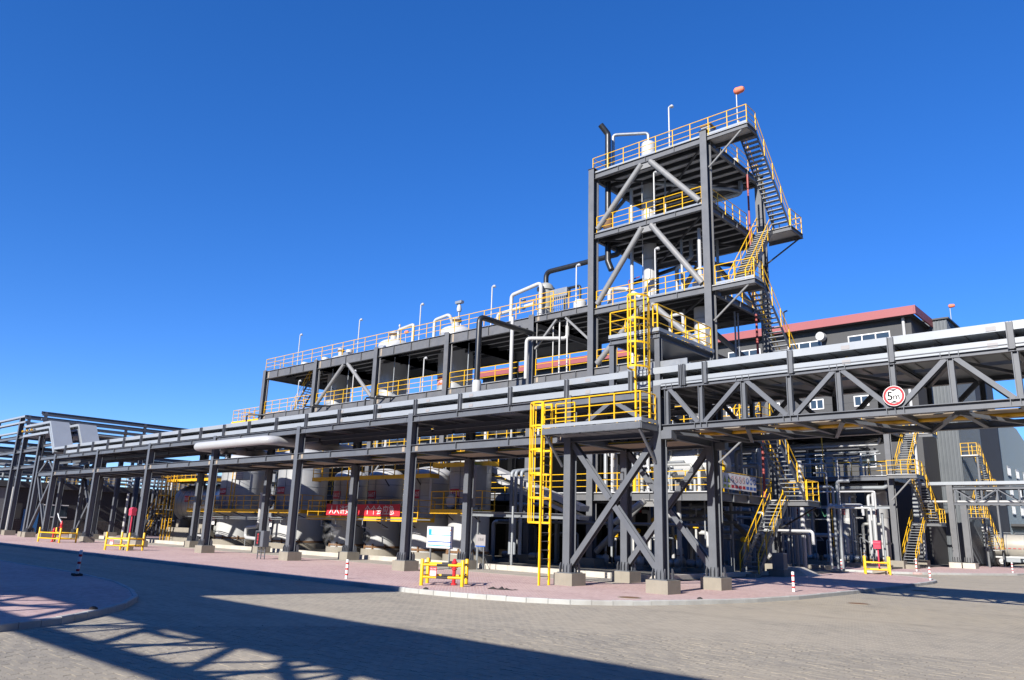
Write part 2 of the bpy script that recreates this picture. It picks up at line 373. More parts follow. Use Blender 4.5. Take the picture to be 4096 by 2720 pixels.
PLAZA_EDGE = [(-1.75, -6.2), (-.3, -6.15), (1.2, -5.86), (2.77, -5.35), (3.95, -4.6), (4.79, -3.5), (5.52, -1.95), (6.05, -.3), (6.45, 1.3), (6.82, 3.93), (6.92, 8.6), (6.85, 15.4), (6.7, 21.4), (6.45, 23.3), (5.7, 25.0), (4.4, 26.5), (2.6, 27.7), (.2, 28.6)]
def inset(P, d):
    out = []; n = len(P)
    for i in range(n):
        a, b, c = Vector(P[i - 1]), Vector(P[i]), Vector(P[(i + 1) % n]); e1 = (b - a).normalized(); e2 = (c - b).normalized()
        nn = Vector((-e1.y, e1.x)) + Vector((-e2.y, e2.x)); nn.normalize(); out.append(tuple(b + nn * d))
    return out
pl = structure('pavement', MB().poly(inset([(-75, -6.2)] + PLAZA_EDGE + [(-4, 29.0), (-75, 29.0)], .07), ROADZ - 0.05, 0.0), 'red_paver')
kerb_run(pl, [(-75, -6.2), (-30, -6.2)], L=1.5); kerb_run(pl, [(-30, -6.2)] + PLAZA_EDGE, L=0.62)
li = structure('pavement', MB().poly(inset(LEFT_ISLE, .07), ROADZ - 0.05, 0.0), 'red_paver')
kerb_run(li, LEFT_ISLE[1:11][:10], L=0.46)
fp = structure('pavement', MB().poly([(-8, 31.4), (1.2, 31.9), (3.0, 33.6), (5.2, 37.5), (7.0, 42), (7.6, 47), (7.7, 62), (-8, 62)], ROADZ - 0.05, 0.0), 'red_paver')
kerb_run(fp, [(-8, 31.4), (1.2, 31.9), (3.0, 33.6), (5.2, 37.5), (7.0, 42), (7.6, 47), (7.7, 60)], L=1.0)
structure('concrete_apron', MB().box(-62, 2.75, -0.02, 0.2, 5.3, 0.006), 'apron')
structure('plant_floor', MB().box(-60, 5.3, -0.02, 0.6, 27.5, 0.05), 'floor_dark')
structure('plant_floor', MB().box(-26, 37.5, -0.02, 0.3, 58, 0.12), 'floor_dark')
ck = structure('containment_kerb', MB().box(-60, 5.28, -0.02, -30, 5.5, 0.24), 'concrete_pale')
x = -30.0
while x < 0.4:
    part('kerb_block', MB().box(x + .004, 5.28 + RR.uniform(-.006, .006), 0.0, min(x + 1.5, .5) - .004, 5.5, 0.24 + RR.uniform(-.008, .008)), 'concrete_pale', ck); x += 1.5
part('kerb_block', MB().box(0.27, 5.51, 0, 0.5, 20, 0.24), 'concrete_pale', ck)
# manhole covers
for x, y, zz_, lab in [(4.2, -2.3, 0.0, 'round rusty manhole cover in the red paving by the corner pedestal'), (8.6, 4.4, ROADZ, 'round manhole cover in the road beside the right hand kerb'), (7.9, 14.5, ROADZ, 'far manhole cover in the road in the shade of the truss bridge')]:
    t = thing('manhole_cover', lab, 'manhole', (x, y, zz_), 'manhole covers')
    part('cover', MB().lathe([(0.30, 0.0), (0.30, 0.012), (0.0, 0.012)], (x, y, zz_), 24), 'brown_rust', t)
    part('frame', MB().lathe([(0.36, -0.01), (0.36, 0.008), (0.31, 0.008), (0.31, -0.01)], (x, y, zz_), 24), 'concrete', t)
# ================================================================ reusable steelwork
def railing(parent, pts, h=1.05, m='yellow', rails=(1.0, 0.66, 0.33), gap=1.2, rr=0.021, toe=None, closed=False):
    """pts: list of 3D floor points; a railing part with posts and lower rails as sub-parts"""
    P = [Vector(p) for p in pts]
    if closed: P.append(P[0])
    top = part('railing', MB().tube([p + Vector((0, 0, h)) for p in P], rr * 1.1, 6, er=0.05), m, parent)
    for k in rails[1:]:
        part('rail', MB().tube([p + Vector((0, 0, h * k)) for p in P], rr * 0.85, 6, er=0.04), m, top)
    for i, (a, b) in enumerate(zip(P[:-1], P[1:])):
        n = max(1, round((b - a).length / gap))
        for k in range(n + (1 if i == len(P) - 2 else 0)):
            p = a + (b - a) * (k / n); part('post', MB().bar(p, p + Vector((0, 0, h)), rr * 2, rr * 2), m, top)
    if toe:
        for a, b in zip(P[:-1], P[1:]): part('toe_board', MB().bar(a + Vector((0, 0, 0.065)), b + Vector((0, 0, 0.065)), 0.012, 0.12), toe, top)
    return top
def stair(parent, a, b, width, m='steel_frame', tm='galv', rm='yellow', rails=(True, True), h=1.0):
    """flight from a (top or bottom centre) to b, width along the horizontal normal"""
    a, b = Vector(a), Vector(b); d = b - a; hz = Vector((d.x, d.y, 0)).normalized(); nrm = Vector((-hz.y, hz.x, 0))
    st = part('stair_flight', MB().bar(a + nrm * width / 2, b + nrm * width / 2, 0.02, 0.24), m, parent)
    part('stringer', MB().bar(a - nrm * width / 2, b - nrm * width / 2, 0.02, 0.24), m, st)
    n = max(4, round(abs(d.z) / 0.2))
    for i in range(1, n):
        p = a + d * (i / n); q = nrm * (width / 2 - 0.012); tv = hz * 0.13
        mb = MB(); v = [p - q - tv, p + q - tv, p + q + tv, p - q + tv]
        mb.add([(c.x, c.y, c.z - 0.015) for c in v] + [(c.x, c.y, c.z + 0.02) for c in v], [(0, 3, 2, 1), (4, 5, 6, 7), (0, 1, 5, 4), (1, 2, 6, 5), (2, 3, 7, 6), (3, 0, 4, 7)])
        part('tread', mb, tm, st)
    for on, s in zip(rails, (1, -1)):
        if not on: continue
        o = nrm * s * (width / 2 + 0.02)
        part('handrail', MB().tube([a + o + Vector((0, 0, h)), b + o + Vector((0, 0, h))], 0.024, 6), rm, st)
        part('rail', MB().tube([a + o + Vector((0, 0, h * .5)), b + o + Vector((0, 0, h * .5))], 0.018, 6), rm, st)
        k = max(2, round(d.length / 1.3))
        for i in range(k + 1):
            p = a + d * (i / k) + o; part('post', MB().bar(p, p + Vector((0, 0, h)), 0.045, 0.045), rm, st)
    return st
def caged_ladder(label, base, z0, z1, along, out, m='yellow', cage0=2.1, w=0.55, cage1=None, zcage=None):
    """along: unit vector of the rung direction, out: unit vector towards which the cage bulges"""
    base = Vector(base); al = Vector(along); ou = Vector(out)
    t = thing('caged_ladder', label, 'ladder', tuple(base + Vector((0, 0, z0))))
    for s in (-1, 1):
        p = base + al * s * w / 2; part('side_rail', MB().bar(p + Vector((0, 0, z0)), p + Vector((0, 0, z1)), 0.065, 0.065), m, t)
    z = z0 + 0.3
    while z < z1 - 0.1:
        part('rung', MB().tube([base - al * w / 2 + Vector((0, 0, z)), base + al * w / 2 + Vector((0, 0, z))], 0.013, 6), 'steel', t); z += 0.3
    def ring(z, n=14):
        pts = []
        for i in range(n + 1):
            a = math.pi * i / n; pts.append(base + al * math.cos(a) * 0.36 + ou * (0.12 + math.sin(a) * 0.62) + Vector((0, 0, z)))
        return [base + al * w / 2 + Vector((0, 0, z))] + pts + [base - al * w / 2 + Vector((0, 0, z))]
    za = cage0; zb = cage1 or z1; n = max(2, round((zb - za) / 0.85))
    for i in range(n + 1):
        z = za + (zb - za) * i / n; rp = ring(z); mb = MB()
        for a, b in zip(rp[:-1], rp[1:]):
            pass
        vs = []; fs = []
        for p in rp: vs += [p + Vector((0, 0, -0.035)), p + Vector((0, 0, 0.035))]
        k = len(rp)
        # give the strap a thickness by a second, slightly larger shell
        ctr = base + ou * 0.35
        for p in rp:
            q = p + (Vector((p.x, p.y, 0)) - Vector((ctr.x, ctr.y, 0))).normalized() * 0.01; vs += [q + Vector((0, 0, -0.035)), q + Vector((0, 0, 0.035))]
        for j in range(k - 1):
            fs += [(2 * j, 2 * j + 1, 2 * j + 3, 2 * j + 2), (2 * k + 2 * j, 2 * k + 2 * j + 2, 2 * k + 2 * j + 3, 2 * k + 2 * j + 1), (2 * j + 1, 2 * k + 2 * j + 1, 2 * k + 2 * j + 3, 2 * j + 3), (2 * j, 2 * j + 2, 2 * k + 2 * j + 2, 2 * k + 2 * j)]
        mb.add(vs, fs); part('hoop', mb, m, t)
    rp0 = ring(za)
    for j in (3, 6, 8, 10, 13):
        p = rp0[j]; part('cage_bar', MB().bar(p, p + Vector((0, 0, zb - za)), 0.045, 0.012), m, t)
    return t
def pedestal_and_base(col, x, y, w=0.42, ped=(0.82, 0.82), pz=0.42):
    part('pedestal', MB().box(x - ped[0] / 2, y - ped[1] / 2, -0.01, x + ped[0] / 2, y + ped[1] / 2, pz), 'concrete', col)
    part('base_plate', MB().box(x - .33, y - .33, pz, x + .33, y + .33, pz + .03), 'steel', col)
    for s in (-1, 1):
        for k in (-.22, -.075, .075, .22):
            yy = y + s * 0.2
            mb = MB(); y1 = y + s * 0.33
            mb.add([(x + k - .009, yy, pz + .03), (x + k - .009, y1, pz + .03), (x + k - .009, y1, pz + .22), (x + k - .009, yy + s * .06, pz + .36), (x + k - .009, yy, pz + .36),
                    (x + k + .009, yy, pz + .03), (x + k + .009, y1, pz + .03), (x + k + .009, y1, pz + .22), (x + k + .009, yy + s * .06, pz + .36), (x + k + .009, yy, pz + .36)],
                   [(0, 1, 2, 3, 4), (9, 8, 7, 6, 5), (0, 5, 6, 1), (1, 6, 7, 2), (2, 7, 8, 3), (3, 8, 9, 4), (4, 9, 5, 0)])
            part('gusset', mb, 'steel', col)
def h_column(parent, x, y, z0, z1, m='steel', b=0.30, d=0.40, name='column'):
    return part(name, MB().ibeam((x, y, z0), (x, y, z1), b, d, up=(0, 1, 0)), m, parent)
def pipe(name, label, pts, r, m, group=None, cat='pipe', n=10, er=None, flanges=()):
    base = pts[0]; t = solid(name, MB().tube(pts, r, n, er), m, label, cat, group)
    for (p, ax) in flanges:
        part('flange', MB().lathe([(r * 1.7, -0.03), (r * 1.7, 0.03)], p, 12, ax), 'pipe_grey', t)
    return t
def plaque(parent, text, c, Rr, ang, zc, w, h, m='red_sign', tm='white', eps=0.012):
    """sign plate wrapped on a cylinder of radius Rr about c, centred at angle ang"""
    N = 8; vs = []; fs = []; a0 = ang - w / 2 / Rr; a1 = ang + w / 2 / Rr
    def P(a, z, rr): return (c[0] + rr * math.cos(a), c[1] + rr * math.sin(a), z)
    for i in range(N + 1):
        a = a0 + (a1 - a0) * i / N
        vs += [P(a, zc - h / 2, Rr + eps), P(a, zc + h / 2, Rr + eps), P(a, zc - h / 2, Rr - .01), P(a, zc + h / 2, Rr - .01)]
    for i in range(N):
        b = 4 * i; fs += [(b, b + 4, b + 5, b + 1), (b + 1, b + 5, b + 7, b + 3), (b, b + 2, b + 6, b + 4)]
    fs += [(0, 1, 3, 2), (4 * N, 4 * N + 2, 4 * N + 3, 4 * N + 1)]
    pl = part('sign_plate', MB().add(vs, fs), m, parent)
    part('lettering', text_mb(text, h * 0.78, lambda u, v: P(ang + u / Rr, zc + v, Rr + eps + 0.006), w * 0.88), tm, pl)
    return pl
def dome(r, z, hgt, n=7): return [(r * math.cos(math.pi / 2 * i / n), z + hgt * math.sin(math.pi / 2 * i / n)) for i in range(n)] + [(0.0, z + hgt)]
def floor_grid(parent, x0, x1, y0, y1, z, nj, m='steel_frame', bh=0.36, deck='deck', along='x', edge=True, dm=None):
    """deck plate with edge beams and joists beneath; z is the top of steel"""
    dk = part('floor_deck', MB().box(x0 + .02, y0 + .02, z, x1 - .02, y1 - .02, z + 0.05), deck, parent)
    for i in range(nj):
        if along == 'x':
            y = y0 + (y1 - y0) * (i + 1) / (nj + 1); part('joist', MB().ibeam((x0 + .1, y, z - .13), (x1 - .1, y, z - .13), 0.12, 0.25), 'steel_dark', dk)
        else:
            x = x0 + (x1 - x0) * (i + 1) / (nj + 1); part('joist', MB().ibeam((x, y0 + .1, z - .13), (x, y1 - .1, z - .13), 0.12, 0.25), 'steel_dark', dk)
    if edge:
        for (p, q) in (((x0, y0), (x1, y0)), ((x0, y1), (x1, y1)), ((x0, y0), (x0, y1)), ((x1, y0), (x1, y1))):
            part('edge_beam', MB().ibeam((p[0], p[1], z - bh / 2), (q[0], q[1], z - bh / 2), 0.2 if q[0] != p[0] else 0.19, bh), m, dk)
    return dk
# ================================================================ main pipe rack
RW = 4.13; LG, UG = 5.43, 6.76
XS = [-57.84, -54, -45, -36, -27, -18, -9, 0, 3.84]
rack = thing('pipe_rack', 'long dark grey steel pipe rack with two pale cable trays along the pavement', 'pipe rack', (-27, 2, 0))
for y in (0.2, RW - 0.2):
    for x in XS:
        c = h_column(rack, x, y, 0.45, UG + (0.1 if y < 1 else 0)); pedestal_and_base(c, x, y + (0.05 if y < 1 else 0))
for (yf, zt, dp) in ((0.2, LG, 0.33), (0.2, UG, 0.29), (RW - .2, LG, 0.33), (RW - .2, UG, 0.29)):
    for a, b in zip(XS[:-1], XS[1:]):
        yy = yf - 0.09 if yf < 1 else yf + 0.09
        g = part('girder', MB().ibeam((a + .02, yy, zt - dp / 2), (b - .02, yy, zt - dp / 2), 0.2, dp), 'steel', rack)
        if yf < 1:
            n = max(1, round((b - a) / 3.0))
            for k in range(1, n):
                xx = a + (b - a) * k / n; part('stiffener', MB().box(xx - .012, yy - .098, zt - dp + .02, xx + .012, yy - .012, zt - .02), 'steel', g)
            if b - a > 5:
                for xx in (a + .45, b - .45): part('splice_plate', MB().box(xx - .09, yy - .022, zt - dp + .05, xx + .09, yy - .01, zt - .05), 'deck_beige' if zt == LG else 'steel', g)
x = XS[0]; cross = []
for a, b in zip(XS[:-1], XS[1:]):
    n = max(1, round((b - a) / 3.0)); cross += [a + (b - a) * k / n for k in range(n)]
cross.append(XS[-1])
for xx in cross:
    for zt, dp in ((LG, 0.31), (UG, 0.27)):
        part('cross_beam', MB().ibeam((xx, 0.22, zt - dp / 2 - .005), (xx, RW - .22, zt - dp / 2 - .005), 0.18, dp), 'steel', rack)
for yy in (1.4, 2.75):
    for a, b in zip(XS[:-1], XS[1:]): part('purlin', MB().ibeam((a + .1, yy, UG - .44), (b - .1, yy, UG - .44), 0.12, 0.2), 'steel', rack)
# corrugated soffit under the lower deck
def corr_panel(x0, x1, y0, y1, z, pitch=0.12, amp=0.03, along='x'):
    n = max(4, int((y1 - y0) / pitch * 2)); mb = MB(); vs = []; fs = []
    for i in range(n + 1):
        y = y0 + (y1 - y0) * i / n; dz = amp if i % 2 else 0
        vs += [(x0, y, z + dz), (x1, y, z + dz), (x0, y, z + dz + .012), (x1, y, z + dz + .012)]
    for i in range(n): b = 4 * i; fs += [(b, b + 4, b + 5, b + 1), (b + 2, b + 3, b + 7, b + 6)]
    return mb.add(vs, fs)
for a, b in zip(cross[:-1], cross[1:]):
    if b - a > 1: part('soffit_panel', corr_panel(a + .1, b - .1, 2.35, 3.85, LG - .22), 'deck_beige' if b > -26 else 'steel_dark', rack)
part('yellow_gas_line', MB().tube([(-50, 2.75, LG - .14), (3.6, 2.75, LG - .14)], 0.075, 8), 'yellow_dull', rack)
# braced end bays
for (xa, xb) in ((0, 3.84), (-57.84, -54)):
    for y in (0.2, RW - .2):
        p, q = (xa + .15, y, 0.75), (xb - .15, y, 5.05)
        part('brace', MB().ibeam(p, q, 0.2, 0.22, up=(0, 1, 0)), 'steel', rack)
        mid = ((xa + xb) / 2, y, 2.9); d = Vector((xb - xa - .3, 0, -4.3)).normalized() * 0.17
        part('brace', MB().ibeam((xa + .15, y, 5.05), Vector(mid) - d, 0.2, 0.22, up=(0, 1, 0)), 'steel', rack)
        part('brace', MB().ibeam(Vector(mid) + d, (xb - .15, y, 0.75), 0.2, 0.22, up=(0, 1, 0)), 'steel', rack)
        xm = (xa + xb) / 2
        for xe in (xa + .2, xb - .2): part('brace', MB().ibeam((xe, y, LG + .02), (xm + (0.1 if xe > xm else -.1), y, UG - .3), 0.15, 0.16, up=(0, 1, 0)), 'steel', rack)
# cable trays: two levels, two runs each, with tray posts
posts = [-51.8 + 2.875 * k for k in range(31)]       # to x about 34
posts_r = [p for p in posts if p < 3.5]
def tray_run(parent, xs, y0, y1, z0, z1, ribs=True):
    for a, b in zip(xs[:-1], xs[1:]):
        t = part('cable_tray', MB().box(a + .008, y0, z0 + .03, b - .008, y1, z1), 'tray', parent)
        lip = part('tray_lip', MB().box(a + .008, y0 - .02, z0, b - .008, y0 - .001, z1 + .01), 'tray', t)
        if ribs and b > -32:
            for k in range(4):
                xx = a + (b - a) * (k + .5) / 4; part('rib', MB().box(xx - .02, y0 + .02, z0 - .005, xx + .02, y1 - .02, z0 + .029), 'tray_under', t)
def trays(parent, xs):
    for z0, z1 in ((6.82, 7.04), (7.27, 7.49)):
        tray_run(parent, xs, 0.06, 1.85, z0, z1); tray_run(parent, xs, 2.25, 4.05, z0, z1, False)
    for x in xs:
        part('tray_post', MB().ibeam((x, 0.0, UG), (x, 0.0, 7.47), 0.16, 0.16, up=(1, 0, 0)), 'steel', parent)
        part('tray_post', MB().ibeam((x, RW, UG), (x, RW, 7.47), 0.14, 0.14, up=(1, 0, 0)), 'steel', parent)
        for z in (6.79, 7.24): part('tray_bearer', MB().box(x - .04, 0.09, z - .03, x + .04, RW - .08, z + .025), 'steel', parent)
trays(rack, posts_r + [posts_r[-1] + 2.0])
RC = random.Random(3)
for k in range(74):
    x = -48 + 51 * (k + RC.random() * .6) / 74; ty = RC.choice(('yellow', 'white_paint', 'white_paint'))
    part('valve_cap', MB().lathe([(0.05, 7.05), (0.06, 7.09), (0.05, 7.14), (0.0, 7.16)], (x, 0.35 + RC.random() * .3, 0), 8), ty, rack)
for x in (-25.9, -14.3, -11.3, -7.9, -5.2, .9):
    for z in (7.36, 6.92):
        part('label_plate', MB().box(x - .11, 0.028, z - .06, x + .11, 0.037, z + .06), 'grey_sign', rack)

# ================================================================ truss bridge over the road
XE = 27.0
br = thing('truss_bridge', 'grey steel truss bridge carrying the cable trays across the road', 'bridge', (14, 2, 0))
tops = [4.2] + [6.97 + 2.955 * k for k in range(7)]; bots = [5.47] + [8.46 + 2.95 * k for k in range(7)]
for y in (0.12, RW - .12):
    for zt, dp in ((6.91, 0.21), (5.49, 0.21)):
        ch = part('chord', MB().ibeam((4.02, y, zt - dp / 2), (XE, y, zt - dp / 2), 0.2, dp, up=(0, 0, 1)), 'steel', br)
        if y < 1:
            for xx in (tops if zt > 6 else bots):
                for dd in (-.22, 0, .22): part('stiffener', MB().box(xx + dd - .01, y - .098, zt - dp + .02, xx + dd + .01, y - .011, zt - .02), 'steel', ch)
    for xx in tops + bots: part('vertical', MB().ibeam((xx, y, 5.48), (xx, y, 6.71), 0.15, 0.15, up=(1, 0, 0)), 'steel', br)
    for i in range(len(tops)):
        part('diagonal', MB().ibeam((tops[i] + .12, y, 6.70), (bots[i] - .12, y, 5.49), 0.13, 0.15, up=(0, 1, 0)), 'steel', br)
        if i + 1 < len(tops): part('diagonal', MB().ibeam((bots[i] + .12, y, 5.49), (tops[i + 1] - .12, y, 6.70), 0.13, 0.15, up=(0, 1, 0)), 'steel', br)
for xx in tops + bots:
    for z in (5.37, 6.78): part('cross_beam', MB().ibeam((xx, .24, z), (xx, RW - .24, z), 0.14, 0.17), 'steel', br)
for i in range(len(tops)):
    for (a, b, ya, yb) in ((tops[i], bots[i], .25, RW - .25), (bots[i], tops[i + 1] if i + 1 < len(tops) else XE, RW - .25, .25)):
        part('wind_brace', MB().bar((a, ya, 5.24), (b, yb, 5.24), 0.11, 0.09), 'steel', br)
        part('wind_brace', MB().bar((a, ya, 6.66), (b, yb, 6.66), 0.11, 0.09), 'steel', br)
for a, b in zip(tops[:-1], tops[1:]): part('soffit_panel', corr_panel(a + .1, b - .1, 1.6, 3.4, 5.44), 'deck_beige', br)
part('yellow_gas_line', MB().tube([(4.1, 2.3, 5.40), (XE, 2.3, 5.40)], 0.06, 8), 'yellow_dull', br)
xs_b = [p for p in posts if 4.0 < p < XE + 1]; trays(br, [4.9] + xs_b)
part('bearing_bracket', MB().box(4.02, -.04, 5.0, 4.42, .3, 5.27), 'steel', br); part('bearing_bracket', MB().box(4.02, RW - .3, 5.0, 4.42, RW, 5.27), 'steel', br)
for x in (10.2, 13.9):
    for z in (7.36, 6.92): part('label_plate', MB().box(x - .12, 0.028, z - .06, x + .12, 0.037, z + .06), 'grey_sign', br)
for k in range(26):
    x = 4.5 + 20 * (k + RC.random() * .6) / 26; ty = RC.choice(('yellow', 'white_paint', 'white_paint'))
    part('valve_cap', MB().lathe([(0.05, 7.05), (0.06, 7.09), (0.05, 7.14), (0.0, 7.16)], (x, 0.4, 0), 8), ty, br)
for x in (XE - 1.2, XE + 1.2):
    for y in (.2, RW - .2):
        c = h_column(br, x, y, .45 + ROADZ, 5.25 if x < XE else 6.8, name='end_column')
        part('pedestal', MB().box(x - .4, y - .4, ROADZ - .02, x + .4, y + .4, .45 + ROADZ), 'concrete', c)
# clearance sign
sg = thing('clearance_sign', 'round red and white height limit sign reading 5m on the truss', 'road sign', (11.43, -.02, 5.5))
SC = (11.43, -.045, 5.79)
part('plate', MB().lathe([(.285, -.012), (.285, .004), (0, .004)], SC, 40, 'y'), 'white', sg)
part('plate_face', MB().lathe([(.283, -.0145), (.0, -.0145)], SC, 40, 'y'), 'white', sg)
part('red_ring', MB().lathe([(.27, -.014), (.27, -.019), (.212, -.019), (.212, -.014)], SC, 40, 'y'), 'red_paint', sg)
for s in (1, -1): part('arrow_mark', MB().add([(SC[0] - .105, SC[1] - .0205, SC[2] + s * .19), (SC[0] + .105, SC[1] - .0205, SC[2] + s * .19), (SC[0], SC[1] - .0205, SC[2] + s * .128)], [(0, 1, 2) if s < 0 else (2, 1, 0)]), 'ink', sg)
for tx, sz, dx, dz in (('5', .34, -.105, .0), ('m', .24, .062, -.045), ('5', .34, -.097, .003), ('m', .24, .068, -.042)):
    part('lettering', text_mb(tx, sz, lambda u, v, dx=dx, dz=dz: (SC[0] + dx + u, SC[1] - .022, SC[2] + dz + v)), 'ink', sg)
part('clamp', MB().box(11.40, -.04, 5.52, 11.46, .05, 6.05), 'galv', sg)

# ================================================================ access platforms and ladders at the rack corner
ap = thing('access_platform', 'low yellow railed access platform bracketed off the corner of the pipe rack', 'platform', (1.8, -.55, 5.4))
part('floor_deck', MB().box(-.3, -1.1, 5.46, 3.9, -.12, 5.49), 'galv', ap)
for (p, q) in (((-.3, -1.1), (3.9, -1.1)), ((3.9, -1.1), (3.9, -.1)), ((-.3, -1.1), (-.3, -.1))): part('edge_channel', MB().bar(p + (5.36,), q + (5.36,), 0.06, 0.2), 'steel', ap)
part('toe_board', MB().box(-.3, -1.14, 5.5, 3.93, -1.125, 5.62), 'tray', ap); part('toe_board', MB().box(3.935, -1.13, 5.5, 3.95, -.15, 5.62), 'tray', ap)
railing(ap, [(-.28, -1.08, 5.5), (3.88, -1.08, 5.5), (3.88, -.15, 5.5)], h=1.0, gap=.95)
railing(ap, [(-.28, -.35, 5.5), (.6, -.35, 5.5)], h=1.0)
for x in (-.2, 3.8): part('bracket', MB().bar((x, -1.05, 5.26), (x, -.02, 4.2), 0.07, 0.07), 'steel', ap)
for k in range(6): part('grating', MB().box(.1 + k * .62, -1.0, 5.225, .65 + k * .62, -.3, 5.255), 'galv', ap)
caged_ladder('tall yellow caged ladder from the pavement up to the low platform', (-.36, -.77, 0), 0, 6.5, (0, 1, 0), (-1, 0, 0), cage0=2.15)
up = thing('access_platform', 'high grey platform with yellow railing standing on posts above the cable trays', 'platform', (2.9, 2, 6.8))
for x in (1.95, 3.86):
    for y in (.15, RW - .15): part('leg', MB().ibeam((x, y, 6.78), (x, y, 8.56), .2, .2, up=(0, 1, 0)), 'steel', up)
for (p, q) in (((1.85, .05), (3.96, .05)), ((1.85, RW - .05), (3.96, RW - .05)), ((1.95, .05), (1.95, RW - .05)), ((3.86, .05), (3.86, RW - .05))): part('edge_beam', MB().channel(p + (8.66,), q + (8.66,), .1, .2), 'steel', up)
part('floor_deck', MB().box(1.86, .06, 8.765, 3.95, RW - .06, 8.80), 'galv', up)
for (p, q) in (((1.84, .02), (3.97, .02)), ((3.97, .02), (3.97, RW))): part('toe_board', MB().bar(p + (8.87,), q + (8.87,), .015, .13), 'tray', up)
railing(up, [(3.12, .06, 8.8), (1.9, .06, 8.8), (1.9, RW - .1, 8.8), (3.9, RW - .1, 8.8), (3.9, .06, 8.8), (3.72, .06, 8.8)], h=1.0, gap=.9)
caged_ladder('short yellow caged ladder climbing from the low platform to the high one', (3.42, -.2, 0), 5.5, 10.0, (1, 0, 0), (0, -1, 0), cage0=7.45)
wl = thing('walkway', 'grated walkway with mesh sides laid across the cable trays', 'walkway', (2.5, 2.6, 7.5))
part('floor_deck', MB().box(2.1, .3, 7.55, 5.0, 3.9, 7.6), 'galv', wl); part('mesh_side', MB().box(2.6, .1, 7.52, 5.0, .13, 7.72), 'galv', wl)
# big insulated pipe loop through the rack
pipe('insulated_pipe', 'fat white insulated pipe looping out in front of the pipe rack', [(-20.0, 9.5, 6.19), (-20.0, -.55, 6.19), (-28.2, -.55, 6.19), (-28.2, 9.0, 6.19)], .25, 'white_clad', n=16, er=.55)
for x, lab in ((-20.6, 'right'), (-27.6, 'left')):
    t = thing('pipe_support', f'dark steel T support under the {lab} leg of the fat white pipe', 'pipe support', (x, 1.4, LG))
    part('post', MB().ibeam((x, 1.4, LG), (x, 1.4, 5.9), .18, .18, up=(0, 1, 0)), 'steel_dark', t); part('head', MB().box(x - .6, 1.25, 5.9, x + .6, 1.55, 5.98), 'steel_dark', t)
# ================================================================ tall open steel tower
TX0, TX1, TY0, TY1 = -8.2, -0.6, 12.9, 19.9
FL = [(23.5, .38), (19.5, .34), (14.75, .36), (11.15, .4), (7.4, .36), (4.03, .42)]
tw = thing('process_tower', 'tall open steel tower with grated floors, tube braces and yellow railings', 'tower', (-4.4, 16.4, 0))
for x in (TX0, TX1):
    for y in (TY0, TY1):
        c = h_column(tw, x, y, .5, 23.75, 'steel_tower', .40, .44)
        part('cap_plate', MB().box(x - .24, y - .26, 23.75, x + .24, y + .26, 23.78), 'steel_dark', c)
        part('pedestal', MB().box(x - .55, y - .5, .0, x + .55, y + .5, .5), 'concrete', c)
        part('web_strip', MB().box(x + .19, y + .24, 4.2, x + .215, y + .30, 23.4), 'steel_tube', c)
for z, bh in FL:
    nj = 7 if z > 14 else 5
    dk = floor_grid(tw, TX0, TX1, TY0, TY1, z - .02, nj, 'steel_tower', bh)
    for k in range(1, 4):
        xx = TX0 + (TX1 - TX0) * k / 4
        part('stiffener', MB().box(xx - .012, TY0 - .1, z - bh, xx + .012, TY0 - .012, z - .045), 'steel_tower', dk)
        yy = TY0 + (TY1 - TY0) * k / 4
        part('stiffener', MB().box(TX1 + .012, yy - .012, z - bh, TX1 + .095, yy + .012, z - .045), 'steel_tower', dk)
    if z > 11:
        for (a, b) in (((TX0 + .3, TY0 + .3), (TX1 - .3, TY1 - .3)), ((TX1 - .3, TY0 + .3), (TX0 + .3, TY1 - .3))): part('plan_brace', MB().bar(a + (z - .36,), b + (z - .36,), .1, .1), 'steel_dark', dk)
zl = [23.5, 19.5, 14.75, 11.15, 7.4, 4.03, .6]
for zt, zb in zip(zl[:-1], zl[1:]):
    if zb < 5 and zb > 1: continue
    for y in (TY0, TY1):
        xm = (TX0 + TX1) / 2
        part('tube_brace', MB().tube([(TX0 + .35, y, zb + .25), (xm - .3, y, zt - .42)], .17, 12), 'steel_tube', tw)
        part('tube_brace', MB().tube([(TX1 - .4, y, zb + .2), (xm + .3, y, zt - .42)], .17, 12), 'steel_tube', tw)
        part('gusset_plate', MB().box(xm - .6, y - .015, zt - .75, xm + .6, y + .015, zt - .36), 'steel_tube', tw)
for x in (TX0,):
    for zt, zb in ((23.5, 19.5), (19.5, 14.75)):
        part('tube_brace', MB().tube([(x, TY0 + .4, zb + .3), (x, (TY0 + TY1) / 2, zt - .45)], .13, 10), 'steel_tube', tw)
# balconies on the right hand side and the zig-zag stair
def balcony(z, y0, y1, x0, x1, strut=True, sides='fr'):
    dk = part('balcony_deck', MB().box(x0, y0, z - .03, x1, y1, z + .02), 'deck', tw)
    for (p, q) in (((x0, y0), (x1, y0)), ((x1, y0), (x1, y1)), ((x0, y1), (x1, y1))): part('edge_beam', MB().channel(p + (z - .16,), q + (z - .16,), .09, .26), 'steel_tower', dk)
    if strut: part('strut', MB().tube([(TX1 + .2, y0 + .05, z - 1.9), (x1 - .35, y0 + .05, z - .3)], .055, 8), 'steel_tube', dk)
    return dk
OX, IX, WD = 1.42, 0.42, 0.9
for z in (23.45, 14.7, 7.35): balcony(z, TY0 - .05, 14.0, TX1 + .1, 1.92)
for z in (19.25, 10.95, 3.85): balcony(z, 18.05, 19.75, -.1, 1.95, False)
for z in (19.25, 10.95, 3.85): part('strut', MB().tube([(TX1 + .1, 19.6, z - 1.6), (1.8, 19.6, z - .3)], .05, 8), 'steel_dark', tw)
